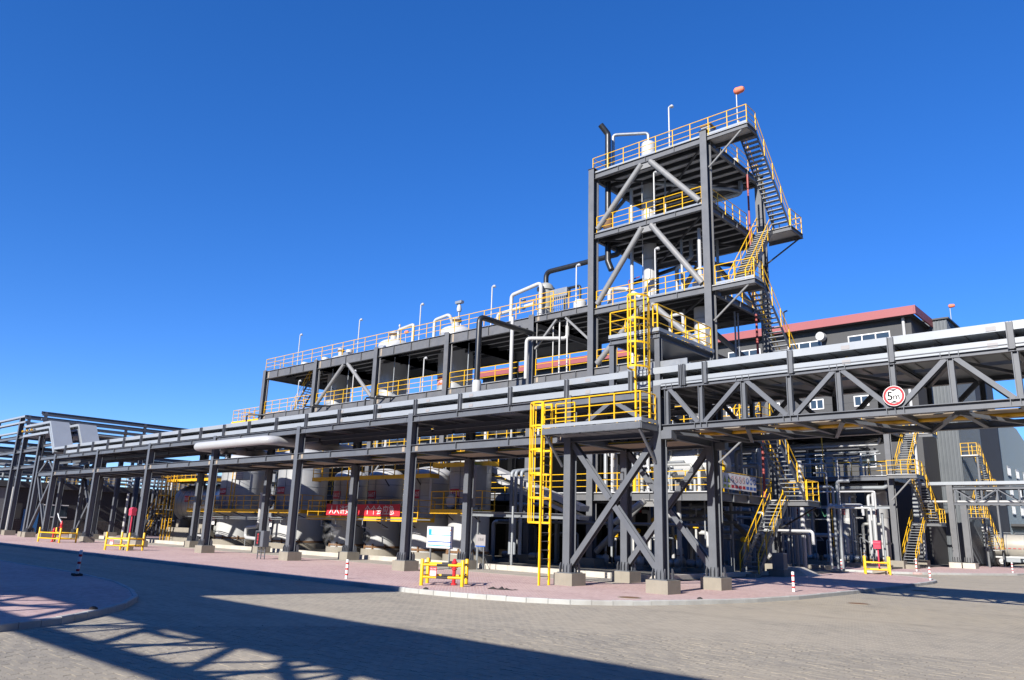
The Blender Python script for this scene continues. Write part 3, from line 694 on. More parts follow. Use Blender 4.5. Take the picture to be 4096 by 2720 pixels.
for zt, zb in ((23.45, 19.25), (14.7, 10.95), (7.35, 3.85)):
    stair(tw, (OX, 14.0, zt - .05), (OX, 18.05, zb), WD, 'steel_frame', 'galv')
for zt, zb in ((19.25, 14.7), (10.95, 7.35), (3.85, .1)):
    stair(tw, (IX, 18.05, zt - .05), (IX, 14.1, zb), WD, 'steel_tower', 'galv')
for z in (19.25, 10.95, 3.85):
    railing(tw, [(1.93, 18.1, z), (1.93, 19.72, z), (-.05, 19.72, z)], gap=.7)
railing(tw, [(TX0, TY0 - .02, 23.5), (1.9, TY0 - .02, 23.5), (1.9, 14.0, 23.5)], h=1.05, gap=1.15, toe='tray')
railing(tw, [(TX0, TY0, 23.5), (TX0, TY1, 23.5), (TX1, TY1, 23.5), (TX1, 14.1, 23.5)], gap=1.4)
for z in (19.5, 14.75):
    railing(tw, [(TX0 + .3, TY0, z), (TX1 - .3, TY0, z)], toe='galv', gap=1.15); railing(tw, [(TX0, TY1, z), (TX1, TY1, z)], gap=1.5)
railing(tw, [(TX1, TY0 + .4, 19.5), (TX1, 17.9, 19.5)], gap=.95)
railing(tw, [(TX1, 14.2, 14.75), (TX1, TY1 - .4, 14.75)], gap=1.2)
railing(tw, [(TX1 + .35, TY0, 14.75), (1.9, TY0, 14.75), (1.9, 13.95, 14.75)], gap=1.0, toe='tray')
for z in (7.4, 4.03, 11.15):
    railing(tw, [(TX0 + .35, TY0, z), (TX1 - .3, TY0, z)], gap=1.3)
railing(tw, [(TX1, 14.2, 4.03), (TX1, TY1 - .4, 4.03)], gap=1.2)
railing(tw, [(1.9, TY0, 7.4), (1.9, 13.95, 7.4)], gap=1.0); railing(tw, [(TX1 + .3, TY0, 7.4), (1.9, TY0, 7.4)], gap=1.0)
part('stair_footing', MB().box(-.1, 13.5, 0, .95, 14.2, .16), 'concrete', tw)
# warning boards hung on the lower floor railing, facing the road
wb = thing('warning_banner', 'row of yellow, red and blue safety pictogram boards on the low tower railing', 'sign', (TX1 + .06, 13.7, 4.3))
X0 = TX1 + .07
for k in range(9):
    y0 = 13.5 + k * .43; kind = 0 if k < 2 else 1 if k < 6 else 2
    bd = part('board', MB().box(X0, y0 + .006, 4.22, X0 + .012, y0 + .424, 5.02), 'white', wb); yc = y0 + .215; xf = X0 + .0135
    if kind == 0:
        part('triangle', MB().add([(xf + .001, yc - .17, 4.55), (xf + .001, yc + .17, 4.55), (xf + .001, yc, 4.92)], [(0, 1, 2)]), 'ink', bd)
        part('triangle', MB().add([(xf + .003, yc - .12, 4.58), (xf + .003, yc + .12, 4.58), (xf + .003, yc, 4.84)], [(0, 1, 2)]), 'green_sign', bd)
        part('caption', MB().box(xf, yc - .16, 4.30, xf + .002, yc + .16, 4.44), 'green_sign', bd)
    else:
        m = 'red_sign' if kind == 1 else 'blue_sign'
        part('disc', MB().lathe([(.165, 0), (.165, .002), (0, .002)], (xf, yc, 4.74), 24, 'x'), m, bd)
        if kind == 1:
            part('disc_centre', MB().lathe([(.135, .0025), (0, .004)], (xf, yc, 4.74), 24, 'x'), 'white', bd)
            part('pictogram', MB().bar((xf + .0055, yc - .09, 4.83), (xf + .0055, yc + .09, 4.65), .004, .035, up=(1, 0, 0)), 'ink', bd)
        else: part('pictogram', MB().lathe([(.10, .0025), (0, .004)], (xf, yc, 4.77 if k == 6 else 4.74), 6, 'x'), 'white', bd)
        part('caption', MB().box(xf, yc - .17, 4.30, xf + .002, yc + .17, 4.46), m, bd)

# ================================================================ long three storey process frame left of the tower
FX = [-44.2, -36.3, -28.35, -20.5, -12.8]
fr = thing('process_structure', 'long dark steel process frame with open floors and a yellow railed roof deck', 'steel frame', (-26, 16.4, 0))
for x in FX:
    for y in (TY0, TY1):
        c = h_column(fr, x, y, .5, 15.12, 'steel_frame' if x > -40 else 'steel_tower', .42, .44)
        part('pedestal', MB().box(x - .55, y - .5, 0, x + .55, y + .5, .5), 'concrete', c)
        part('conduit', MB().tube([(x + .28, y + .05, 4), (x + .28, y + .05, 14.6)], .03, 6), 'steel_tube', c)
fx = FX + [TX0]
for z, bh in ((15.05, .70), (11.15, .45), (7.4, .36), (4.03, .4)):
    for a, b in zip(fx[:-1], fx[1:]):
        h = bh if b < -9 or z < 15 else .4
        dk = floor_grid(fr, a, b - (.25 if b == TX0 else 0), TY0, TY1, z - .02, 6, 'steel_frame', h)
        n = 3
        for k in range(1, n + 1):
            xx = a + (b - a) * k / (n + 1); part('stiffener', MB().box(xx - .014, TY0 - .1, z - h, xx + .014, TY0 - .012, z - .045), 'steel_frame', dk)
        if z > 11: part('splice_plate', MB().box(a + .35, TY0 - .022, z - h + .06, a + .52, TY0 - .01, z - .08), 'deck_beige', dk)
for s, xe in ((1, FX[1] + .4), (-1, FX[2] - .4)):
    part('tube_brace', MB().tube([(xe, TY0, 11.35), ((FX[1] + FX[2]) / 2 - s * .25, TY0, 14.3)], .15, 12), 'steel_tube', fr)
for xa, xb in ((FX[4] + .2, FX[4] + 1.9), (TX0 - .2, TX0 - 2.0)): part('knee_brace', MB().bar((xa, TY0, 12.9), (xb, TY0, 14.55), .12, .12), 'steel_tube', fr)
part('knee_brace', MB().bar((FX[2] + .2, TY0, 5.2), (FX[2] + 2, TY0, 7), .12, .12), 'steel_tube', fr)
railing(fr, [(TX0 - .3, TY0 - .05, 15.1), (FX[0] - .1, TY0 - .05, 15.1), (FX[0] - .1, TY1, 15.1)], gap=1.45, toe=None)
railing(fr, [(FX[0], TY1, 15.1), (TX0, TY1, 15.1)], gap=2.0)
railing(fr, [(FX[0] + .3, TY0, 11.2), (FX[1] - .3, TY0, 11.2)], gap=1.3)
for a, b in zip(FX[1:-1], FX[2:]): railing(fr, [(a + .3, TY0, 11.2), (b - .3, TY0, 11.2)], gap=1.3)
railing(fr, [(FX[4] + .3, TY0, 11.2), (TX0 - .3, TY0, 11.2)], gap=1.15)
railing(fr, [(FX[2], TY1 - .1, 11.2), (TX0, TY1 - .1, 11.2)], gap=1.5)
for z in (7.4, 4.03):
    railing(fr, [(FX[0], TY0, z), (TX0, TY0, z)], gap=1.6)
stair(fr, (-42.6, 15.2, 11.2), (-39.3, 15.2, 15.0), .85, 'steel_dark', 'galv')
# railed outrigger platform at the far left end of the frame
part('floor_deck', MB().box(-49.4, 12.9, 10.78, -44.5, 15.6, 10.84), 'yellow', fr); part('edge_beam', MB().bar((-49.4, 12.9, 10.7), (-44.5, 12.9, 10.7), .1, .2), 'yellow', fr)
railing(fr, [(-44.6, 12.95, 10.84), (-49.35, 12.95, 10.84), (-49.35, 15.5, 10.84)], gap=1.0); railing(fr, [(-47.2, 12.95, 10.84), (-47.2, 15.5, 10.84), (-44.6, 15.5, 10.84)], gap=1.0)
railing(fr, [(-49.35, 15.5, 10.84), (-47.2, 15.5, 10.84)], gap=1.0)
for x in (-48.8, -46): part('outrigger', MB().ibeam((x, 12.95, 10.6), (x, 15.5, 10.6), .15, .2), 'steel_frame', fr)
part('outrigger', MB().ibeam((-49.3, 14.4, 10.4), (-44.2, 14.4, 10.4), .15, .25), 'steel_frame', fr)

# lamps on hooked posts
def hook_lamp(x, y, z, h, where):
    t = thing('lamp_post', f'thin hooked white lamp post {where}', 'lamp', (x, y, z), 'hooked lamp posts on the steel decks')
    part('post', MB().tube([(x, y, z), (x, y, z + h), (x + .16, y, z + h + .05)], .042, 8, er=.1), 'white_paint', t)
    part('lamp_head', MB().lathe([(.05, .08), (.10, .02), (.12, -.06), (.09, -.09)], (x + .2, y, z + h + .0), 10), 'white_clad', t)
for x, nm in ((-39.5, 'on the roof deck above the metal stair'), (-31.1, 'on the roof deck above the chevron brace'), (-23.8, 'on the roof deck beside the middle white dome'), (-16.6, 'on the roof deck left of the white pipe loop'), (-9.5, 'on the roof deck just left of the tower')): hook_lamp(x, TY0 + .1, 15.05, 2.75, nm)
for x, nm in ((-39.0, 'on the middle floor beside the metal stair'), (-31.35, 'on the middle floor inside the chevron brace'), (-23.1, 'on the middle floor left of the tank D-6604')): hook_lamp(x, TY0 + .12, 11.15, 2.5, nm)
hook_lamp(-2.87, TY0 + .1, 23.5, 2.7, 'on top of the tower')
hook_lamp(-4.0, TY0 + .2, 19.5, 2.9, 'on the upper tower floor'); hook_lamp(-4.0, TY0 + .2, 14.75, 2.9, 'on the middle tower floor')
def windsock(x, y, z, h, where, s=1.0):
    t = thing('windsock', f'small orange red windsock on a thin pole {where}', 'windsock', (x, y, z), 'windsocks')
    part('pole', MB().tube([(x, y, z), (x, y, z + h)], .03 * s, 8), 'white_paint', t)
    part('sock', MB().lathe([(.13 * s, 0), (.2 * s, .1 * s), (.17 * s, .45 * s), (.1 * s, .55 * s)], (x - .1, y, z + h + .12 * s), 12, 'x'), 'windsock', t)
windsock(1.35, TY0 + .05, 23.5, 1.95, 'at the tower top corner'); windsock(-28.9, 16, 15.1, 1.9, 'on the roof deck of the long frame', .7)
# ================================================================ vessels on the frame and in the tower
def roof_vessel(x, y, rr, z0, z1, lab, text=None, neck=.3):
    t = thing('process_vessel', lab, 'tank', (x, y, z0))
    part('shell', MB().lathe([(rr, z0), (rr, z1)], (x, y, 0), 36), 'tank_skin', t)
    part('head', MB().lathe([(rr + .005, z1 - .12)] + dome(rr + .005, z1, .62)[0:], (x, y, 0), 36), 'white_paint', t)
    nk = part('manhole_neck', MB().lathe([(neck, z1 + .45), (neck, z1 + 1.15), (neck * 1.35, z1 + 1.15), (neck * 1.35, z1 + 1.27), (0, z1 + 1.27)], (x - .15, y, 0), 18), 'white_paint', t)
    part('flange', MB().lathe([(neck * 1.42, z1 + 1.02), (neck * 1.42, z1 + 1.1)], (x - .15, y, 0), 18), 'brown_rust', nk)
    for k in (-1, 1): part('lifting_lug', MB().box(x + k * rr * .6 - .05, y - rr * .35, z1 + .38, x + k * rr * .6 + .05, y - rr * .35 + .03, z1 + .6), 'white_paint', t)
    for k in range(2): part('band', MB().lathe([(rr + .004, 0), (rr + .012, .02), (rr + .012, .07), (rr + .004, .09)], (x, y, z0 + 1.2 + k * 1.3), 36), 'galv', t)
    if text: plaque(t, text, (x, y), rr, rad(-93), z0 + 2.0, 1.0, .62)
    return t
roof_vessel(-39.1, 17.2, 1.05, 10.9, 16.05, 'left white vessel standing through the frame decks behind the stair', None, .22)
roof_vessel(-31.7, 17.2, 1.35, 10.6, 16.5, 'middle white vessel with domed top rising through the roof deck')
roof_vessel(-24.2, 17.2, 1.35, 10.6, 16.5, 'right white vessel with red D-6604 plate rising through the roof deck', 'D-6604')
pipe('loop_pipe', 'white pipe hoop over the middle domed vessel', [(-30.8, 16.8, 16.2), (-30.8, 16.8, 17.75), (-28.0, 16.0, 17.6), (-28.0, 16.0, 15.1)], .13, 'white_paint', n=12)
pipe('loop_pipe', 'white pipe hoop over the right domed vessel', [(-26.2, 16.6, 15.1), (-26.2, 16.6, 17.8), (-24.5, 16.6, 18.0), (-24.5, 17.1, 17.1)], .13, 'white_paint', n=12)
t = thing('agitator_drive', 'grey agitator drive mast standing on the right domed vessel', 'machine', (-24.1, 17.2, 17.0))
part('mast', MB().tube([(-24.1, 17.2, 17.0), (-24.1, 17.2, 19.0)], .07, 10), 'galv', t); part('gearbox', MB().box(-24.45, 17.05, 18.95, -23.75, 17.35, 19.15), 'galv', t); part('coupling', MB().lathe([(.16, 18.3), (.2, 18.5), (.14, 18.8)], (-24.1, 17.2, 0), 12), 'white_paint', t)
t = thing('agitator_drive', 'small white valve head on the middle domed vessel neck', 'machine', (-31.2, 17.2, 17.0))
part('mast', MB().tube([(-31.2, 17.2, 17.0), (-31.2, 17.2, 18.2)], .04, 8), 'white_paint', t); part('head', MB().lathe([(.02, 0), (.09, .08), (.09, .2), (.02, .3)], (-31.2, 17.2, 18.1), 10), 'white_paint', t)
for i, (x, y, z, sx, sz, lab) in enumerate([(-41.4, 15.0, 15.1, .9, .8, 'pale machine box near the left end of the roof deck'), (-39.2, 15.6, 15.1, .8, 1.1, 'round topped machine casing left of the first lamp on the roof deck'), (-36.3, 16.0, 15.7, .7, .9, 'white stub flange on the roof deck above the left vessel')]):
    t = thing('roof_machine', lab, 'machine', (x, y, z)); part('casing', MB().box(x - sx / 2, y - .4, z, x + sx / 2, y + .4, z + sz * .7), 'galv', t); part('hood', MB().lathe([(sx * .45, z + sz * .7), (sx * .4, z + sz), (0, z + sz * 1.05)], (x, y, 0), 16), 'deck', t)
# separator with black overhead line
t = thing('separator', 'grey cylindrical separator with red D-6611 plate on the roof deck', 'tank', (-13.55, 15, 15.9))
part('shell', MB().lathe([(.25, 15.6), (.5, 15.95), (.5, 17.45)], (-13.55, 15, 0), 28), 'grey_vessel', t)
part('flange', MB().lathe([(.60, 17.45), (.60, 17.60)], (-13.55, 15, 0), 28), 'grey_vessel', t); part('head', MB().lathe(dome(.52, 17.6, .4), (-13.55, 15, 0), 28), 'grey_vessel', t)
part('support_ring', MB().lathe([(.58, 16.1), (.58, 16.2)], (-13.55, 15, 0), 28), 'grey_vessel', t)
for a in range(4): part('leg', MB().bar((-13.55 + .5 * math.cos(a * 1.57 + .8), 15 + .5 * math.sin(a * 1.57 + .8), 15.05), (-13.55 + .5 * math.cos(a * 1.57 + .8), 15 + .5 * math.sin(a * 1.57 + .8), 16.15), .08, .08), 'grey_vessel', t)
plaque(t, 'D-6611', (-13.55, 15), .5, rad(-92), 16.9, .55, .28)
pipe('overhead_line', 'thick black pipe from the grey separator across to the tower', [(-13.55, 15, 17.9), (-13.55, 15, 18.75), (-7.75, 15, 18.75), (-7.75, 15, 19.2)], .17, 'pipe_black', n=14, er=.5)
pipe('bypass_pipe', 'white pipe bridge standing in front of the grey separator', [(-15.9, 14.2, 15.1), (-15.9, 14.2, 17.35), (-13.3, 14.2, 17.75), (-13.3, 14.2, 15.1)], .13, 'white_paint', n=12)
pipe('bypass_pipe', 'low white pipe with a blue valve left of the grey separator', [(-17.2, 14.3, 15.1), (-17.2, 14.3, 16.25), (-13.9, 14.3, 16.45)], .12, 'white_paint', n=12)
t = solid('valve', MB().lathe([(.13, -.14), (.2, -.05), (.2, .05), (.13, .14)], (-14.9, 14.3, 16.39), 12, 'x'), 'blue_equipment', 'blue control valve in the low white pipe', 'valve'); part('actuator', MB().lathe([(.05, 16.5), (.05, 16.8), (.17, 16.82), (.17, 16.9), (0, 16.95)], (-14.9, 14.3, 0), 12), 'blue_equipment', t)
t = thing('junction_cabinet', 'grey cabinet full of cables right of the separator on the roof deck', 'cabinet', (-12.0, 14.6, 16.4)); part('case', MB().box(-12.7, 14.4, 16.6, -11.3, 14.8, 17.15), 'galv', t)
for k in range(8): part('cable', MB().tube([(-12.5 + k * .15, 14.4, 16.6), (-12.55 + k * .17, 14.35, 16.0), (-12.5 + k * .15, 14.4, 15.1)], .02, 5), 'pipe_grey', t)
for x in (-12.6, -11.4): part('leg', MB().bar((x, 14.6, 15.05), (x, 14.6, 16.6), .06, .06), 'galv', t)
railing(t, [(-14.4, 13.4, 15.65), (-11.6, 13.4, 15.65)], h=1.0, gap=1.3)
t = thing('small_vessel', 'small white vessel with black vent loop beside the tower on the roof deck', 'tank', (-10.4, 14.6, 15.1))
part('shell', MB().lathe([(.42, 15.1), (.42, 15.9)] + dome(.42, 15.9, .3), (-10.4, 14.6, 0), 24), 'white_paint', t); part('vent_loop', MB().tube([(-10.4, 14.6, 16.1), (-10.4, 14.6, 17.1), (-11.6, 14.6, 17.1), (-11.6, 14.6, 15.1)], .09, 10), 'pipe_black', t)
plaque(t, 'P-5601', (-10.4, 14.6), .42, rad(-90), 15.35, .4, .2)
solid('small_vessel', MB().lathe([(.45, 15.1), (.45, 15.6)] + dome(.45, 15.6, .35), (-9.3, 14.6, 0), 24), 'white_paint', 'small white domed vessel right against the tower column', 'tank')
# riser pipes seen between frame floors
pipe('black_riser', 'black pipe rising from the pipe rack and turning into the frame', [(-12.75, 8.0, 10.0), (-12.75, 8.0, 13.9), (-12.75, 13.2, 13.9)], .17, 'pipe_black', n=14, er=.4)
solid('pipe_sleeve', MB().lathe([(.12, 7.5), (.26, 9.6), (.26, 9.95), (.22, 10.1), (0, 10.1)], (-12.75, 8.0, 0), 18), 'white_paint', 'white sleeve at the foot of the black riser pipe', 'pipe')
for i, (x, y, z0, z1, lab) in enumerate([(-13.85, 12.1, 10.9, 14.1, 'single straight'), ]): pipe('white_riser', 'straight white riser pipe left of the right frame column', [(x, y, z0), (x, y, 15.0)], .12, 'white_paint', n=12)
pipe('white_riser', 'white riser pipe with an elbow into the right frame column', [(-12.7, 12.2, 10.9), (-12.7, 12.2, 13.45), (-10.6, 13.6, 13.45), (-10.6, 13.6, 15.0)], .12, 'white_paint', n=12)
for k, x in enumerate((-11.4, -10.9, -10.3)): pipe('conduit', 'thin pale conduit hanging below the roof deck near the tower', [(x, 13.2, 11.2), (x, 13.2, 14.6)], .035 + .012 * (k > 0), 'white_paint', 'thin pale conduits below the roof deck', n=8)
for k, x in enumerate((-35.6, -33.4, -27.6, -25.9, -19.6)):
    pipe('conduit', 'thin grey conduit standing on the middle floor of the frame', [(x, 14.0, 11.2), (x, 14.0, 14.5)], .035, 'pipe_grey', 'thin grey conduits on the middle floor', n=8)
for k, (x0, dx) in enumerate(((-44.8, 5.2), (-36.0, 4.2), (-34.8, 4.2), (-28.0, 4.0), (-26.8, 4.0))):
    pipe('black_handrail_pipe', 'black bent pipe lying along the front of the middle floor', [(x0, 11.8, 10.3), (x0, 11.8, 11.05), (x0 + dx * .35, 13.6, 11.05), (x0 + dx * .35, 13.6, 10.6)], .07, 'pipe_black', 'black bent pipes before the middle floor', n=8, er=.15)
# tower internals
t = thing('distillation_column', 'slim white distillation column rising through the tower roof', 'column', (-6.1, 16, 11))
part('shell', MB().lathe([(.36, 11.2), (.36, 14.8), (.40, 14.82), (.40, 19.4), (.40, 19.42), (.40, 23.3), (.45, 23.32), (.45, 26.1)] + dome(.45, 26.1, .25), (-6.1, 16, 0), 28), 'white_paint', t)
for z in (13.2, 16.9, 18.2, 20.8, 22.2): part('flange', MB().lathe([(.45, z), (.45, z + .09)], (-6.1, 16, 0), 28), 'grey_vessel', t)
part('overhead_pipe', MB().tube([(-6.1, 16, 26.3), (-6.1, 16, 26.95), (-8.0, 14.8, 26.95), (-8.0, 14.8, 23.5)], .11, 10), 'galv', t)
plaque(t, 'P-5601', (-6.1, 16), .40, rad(-95), 15.6, .42, .3); plaque(t, 'P-5601', (-6.1, 16), .40, rad(-95), 20.3, .42, .3)
t = thing('distillation_column', 'second shorter white column with a cone top right inside the tower', 'column', (-2.2, 15.2, 7.4))
part('shell', MB().lathe([(.52, 7.5), (.52, 14.3)], (-2.2, 15.2, 0), 28), 'white_paint', t)
part('cone_top', MB().lathe([(.46, 14.8), (.46, 15.6), (.12, 16.1), (.12, 16.4), (.2, 16.42), (.2, 16.5), (.1, 16.5), (.1, 18.9)], (-2.0, 14.6, 0), 24), 'white_paint', t)
for z in (9.2, 11.0, 12.4, 13.6): part('band', MB().lathe([(.55, z), (.55, z + .09)], (-2.2, 15.2, 0), 28), 'grey_vessel', t)
plaque(t, 'P-5601', (-2.2, 15.2), .52, rad(-92), 9.9, .6, .36)
pipe('vent_stack', 'black vent stack with a bent mouth beside the tower roof', [(-7.6, 14, 17.4), (-7.85, 14, 18.0), (-7.85, 14, 26.6), (-8.15, 13.6, 27.2)], .19, 'pipe_black', n=16, er=.35)
t = solid('valve', MB().lathe([(.24, 20.1), (.32, 20.2), (.32, 20.7), (.24, 20.8), (.34, 20.95), (.24, 21.05)], (-7.85, 14, 0), 14), 'brown_rust', 'rusty flanged valve body on the black vent stack', 'valve')
pipe('downcomer', 'pale vertical pipe left of the slim white column', [(-6.9, 15.2, 11.2), (-6.9, 15.2, 23.0)], .11, 'white_clad', n=10)
pipe('downcomer', 'thin twin hoist wires down the front of the white column', [(-5.75, 14.6, 15.2), (-5.75, 14.6, 22.9)], .022, 'white_paint', n=6)
pipe('crossover_pipe', 'white gooseneck pipe at the foot of the slim column', [(-7.6, 13.8, 14.9), (-7.6, 13.8, 16.1), (-6.9, 14.6, 16.2), (-5.9, 14.6, 15.5)], .13, 'white_paint', n=12)
pipe('crossover_pipe', 'black pipe crossing behind the tower braces', [(-8.1, 17, 17.4), (-4, 17, 17.9), (-2, 18.8, 17.9)], .12, 'pipe_black', n=10)
pipe('crossover_pipe', 'grey U bend pipe hanging from the upper tower floor', [(-3.6, 16.6, 19.2), (-3.6, 16.6, 18.1), (-4.6, 16.6, 17.6), (-4.6, 16.6, 15.0)], .12, 'galv', n=12)
pipe('crossover_pipe', 'grey pipe slanting under the tower roof', [(-5.4, 15.4, 23.0), (-1.6, 17.8, 22.4), (-1.2, 18.6, 22.4)], .1, 'pipe_grey', n=10)
pipe('crossover_pipe', 'grey elbow pipe under the roof near the right rear column', [(-3.0, 18.6, 22.3), (-1.2, 18.6, 22.3), (-1.2, 18.6, 23.1)], .14, 'pipe_grey', n=12)
pipe('crossover_pipe', 'red pipe hook beside the left tower brace', [(-7.4, 15.6, 14.8), (-7.4, 15.6, 17.1), (-6.6, 15.6, 17.2)], .035, 'pipe_red', n=8)
pipe('fire_riser', 'dark red fire water riser up the right rear of the tower', [(-.3, 17.6, 14.7), (-.3, 17.6, 22.9)], .06, 'pipe_red', n=8)
pipe('fire_riser', 'dark red fire water riser behind the lower tower stair', [(-.3, 17.9, 4.0), (-.3, 17.9, 14.3)], .07, 'pipe_red', n=8)
for k, (x, y, z0, z1, r) in enumerate([(-1.2, 13.6, 11.2, 14.4, .05), (-1.0, 13.6, 14.8, 19.1, .04), (-.9, 16.4, 7.5, 14.2, .05), (-.9, 16.8, 7.5, 14.2, .05), (-3.3, 15, 11.2, 14.4, .07), (-3.8, 15.8, 14.8, 19.0, .09), (-3.0, 16.4, 14.8, 19.0, .12), (-4.6, 15.4, 19.6, 23.1, .05), (-7.4, 17.6, 14.8, 23.1, .09), (-2.4, 17.6, 14.8, 19.2, .09)]):
    pipe('riser', 'slim grey riser pipe between the tower floors', [(x, y, z0), (x, y, z1)], r, 'pipe_grey', 'slim riser pipes between tower floors', n=8)
pipe('white_riser', 'white bent pipe rising beside the second column', [(-3.4, 13.6, 11.2), (-3.4, 13.6, 13.7), (-2.6, 13.6, 13.7), (-2.6, 13.6, 12.9)], .09, 'white_paint', n=10)
t = thing('roof_hatch', 'small grey roof hatch box with a brown lid on the tower', 'hatch', (-.75, 13.7, 23.5)); part('box', MB().box(-1.05, 13.4, 23.52, -.5, 14.0, 24.4), 'galv', t); part('lid', MB().box(-1.1, 13.35, 24.4, -.45, 14.05, 24.5), 'brown_rust', t)
t = thing('white_drum', 'white upright drum at the right side of the upper tower deck', 'tank', (-.9, 18.6, 23.5)); part('shell', MB().lathe([(.3, 23.52), (.3, 24.7)] + dome(.3, 24.7, .15), (-1.6, 18.8, 0), 20), 'white_paint', t)
t = thing('storage_drum', 'white horizontal drum lying on the low tower floor', 'tank', (-5.0, 15.6, 4.2))
part('shell', MB().lathe([(0, -1.7), (.6, -1.65), (.88, -1.4), (.9, -1.2), (.9, 1.2), (.88, 1.4), (.6, 1.65), (0, 1.7)], (-2.9, 15.4, 5.6), 28, 'x'), 'white_paint', t)
for x in (-3.9, -1.9): part('saddle', MB().box(x - .12, 14.9, 4.05, x + .12, 15.9, 5.0), 'steel_tower', t)
t = thing('motor_box', 'grey and white motor control box behind the low tower railing', 'machine', (-5.6, 13.6, 4.05)); part('case', MB().box(-5.95, 13.4, 5.3, -5.3, 13.8, 5.95), 'white_paint', t); part('grille', MB().box(-5.88, 13.37, 5.38, -5.38, 13.398, 5.72), 'grey_sign', t); part('stand', MB().bar((-5.6, 13.6, 4.05), (-5.6, 13.6, 5.3), .12, .12), 'galv', t)
# ================================================================ ground level tanks
def ground_tank(x, y, rr, zb, zt, lab, text, skin='tank_skin', plinth=.45, domeh=.5, seams=3, sign_ang=-93, sign_z=3.9, pw=.9, manway=None):
    t = thing('storage_tank', lab, 'tank', (x, y, 0))
    part('plinth', MB().lathe([(rr + .22, .03), (rr + .22, plinth), (0, plinth)], (x, y, 0), 32), 'concrete', t)
    part('skirt', MB().lathe([(rr + .05, plinth + .08), (rr + .05, plinth + .2)], (x, y, 0), 36), 'brown_rust', t)
    part('lower_shell', MB().lathe([(rr, plinth), (rr, zb)], (x, y, 0), 40), 'white_paint', t)
    part('upper_shell', MB().lathe([(rr + .03, zb), (rr + .03, zt)], (x, y, 0), 40), skin, t)
    part('head', MB().lathe([(rr + .04, zt - .08)] + dome(rr + .035, zt, domeh), (x, y, 0), 40), 'white_paint', t)
    for k in range(seams): part('band', MB().lathe([(rr + .032, 0), (rr + .042, .015), (rr + .042, .05), (rr + .032, .065)], (x, y, zb + (zt - zb) * (k + .6) / (seams + .4)), 40), 'galv', t)
    for a in (-150, -110, -70, -30): part('foot_lug', MB().bar((x + (rr + .05) * math.cos(rad(a)), y + (rr + .05) * math.sin(rad(a)), plinth), (x + (rr + .05) * math.cos(rad(a)), y + (rr + .05) * math.sin(rad(a)), plinth + .32), .1, .06), 'brown_rust', t)
    if text: plaque(t, text, (x, y), rr + .045, rad(sign_ang), sign_z, pw, .5)
    sl = part('seam_strip', MB().bar((x + (rr + .05) * math.cos(rad(-75)), y + (rr + .05) * math.sin(rad(-75)), zb), (x + (rr + .05) * math.cos(rad(-75)), y + (rr + .05) * math.sin(rad(-75)), zt - .1), .05, .02), 'galv', t)
    if manway is not None:
        a = rad(manway); c = (x + rr * math.cos(a), y + rr * math.sin(a)); mb = MB(); d = Vector((math.cos(a), math.sin(a), 0))
        mw = part('manway', MB().tube([Vector((c[0], c[1], 1.15)), Vector((c[0], c[1], 1.15)) + d * .16], .32, 20), 'grey_vessel', t)
        part('manway_cover', MB().tube([Vector((c[0], c[1], 1.15)) + d * .16, Vector((c[0], c[1], 1.15)) + d * .2], .24, 20), 'black', mw)
    return t
TK = {}
for nm, x, y, rr, zb, zt, dh, lab, mw in [
    ('D-6609', -41.3, 10.3, 1.75, 2.5, 6.6, .7, 'tall pale tank with red D-6609 plate next to the horizontal drum', -118),
    ('D-6610', -32.8, 10.3, 1.80, 2.5, 6.6, .7, 'tall pale tank with red D-6610 plate left of the banner', None),
    ('D-6613', -25.4, 9.2, 1.08, 2.4, 4.95, .5, 'pale tank with red D-6613 plate behind the left half of the banner', -100),
    ('D-6607', -21.7, 9.2, 1.08, 2.4, 4.95, .5, 'pale tank with red D-6607 plate behind the right half of the banner', -100),
    ('D-5605', -17.4, 9.2, 1.22, 2.4, 4.95, .5, 'pale tank with red D-5605 plate right of the banner', -115),
    ('SB-6601', -13.9, 9.0, 1.17, 2.7, 5.6, .4, 'pale tank with red SB-6601 plate behind the notice board', -50)]:
    TK[nm] = ground_tank(x, y, rr, zb, zt, lab, nm, domeh=dh, manway=mw, sign_z=4.15 if 'D-66' in nm and rr > 1.5 else 3.75 if rr < 1.2 or nm == 'D-5605' else 3.95, pw=1.15 if rr > 1.5 else .85)
t = TK['SB-6601']; part('flange_ring', MB().tube([(-14.0, 7.78, 3.3), (-14.02, 7.62, 3.3)], .42, 24), 'galv', t); part('flange_cover', MB().tube([(-14.02, 7.62, 3.3), (-14.02, 7.58, 3.3)], .34, 24), 'white_paint', t)
for nm, yy in (('D-6609', 8.52), ('D-6610', 8.47)):
    x = -42.2 if nm == 'D-6609' else -33.7
    nb = part('notice', MB().box(x - .22, yy - .02, 1.55, x + .22, yy - .005, 2.15), 'white', TK[nm]); part('notice_head', MB().box(x - .22, yy - .026, 1.95, x + .22, yy - .021, 2.15), 'red_sign', nb)
for nm, x in (('D-6609', -42.1), ('D-6610', -33.6)):
    part('sight_pot', MB().lathe([(0, 2.75), (.3, 2.85), (.42, 3.15), (.42, 3.5), (.3, 3.85), (0, 3.95)], (x, 8.0, 0), 18), 'grey_vessel', TK[nm])
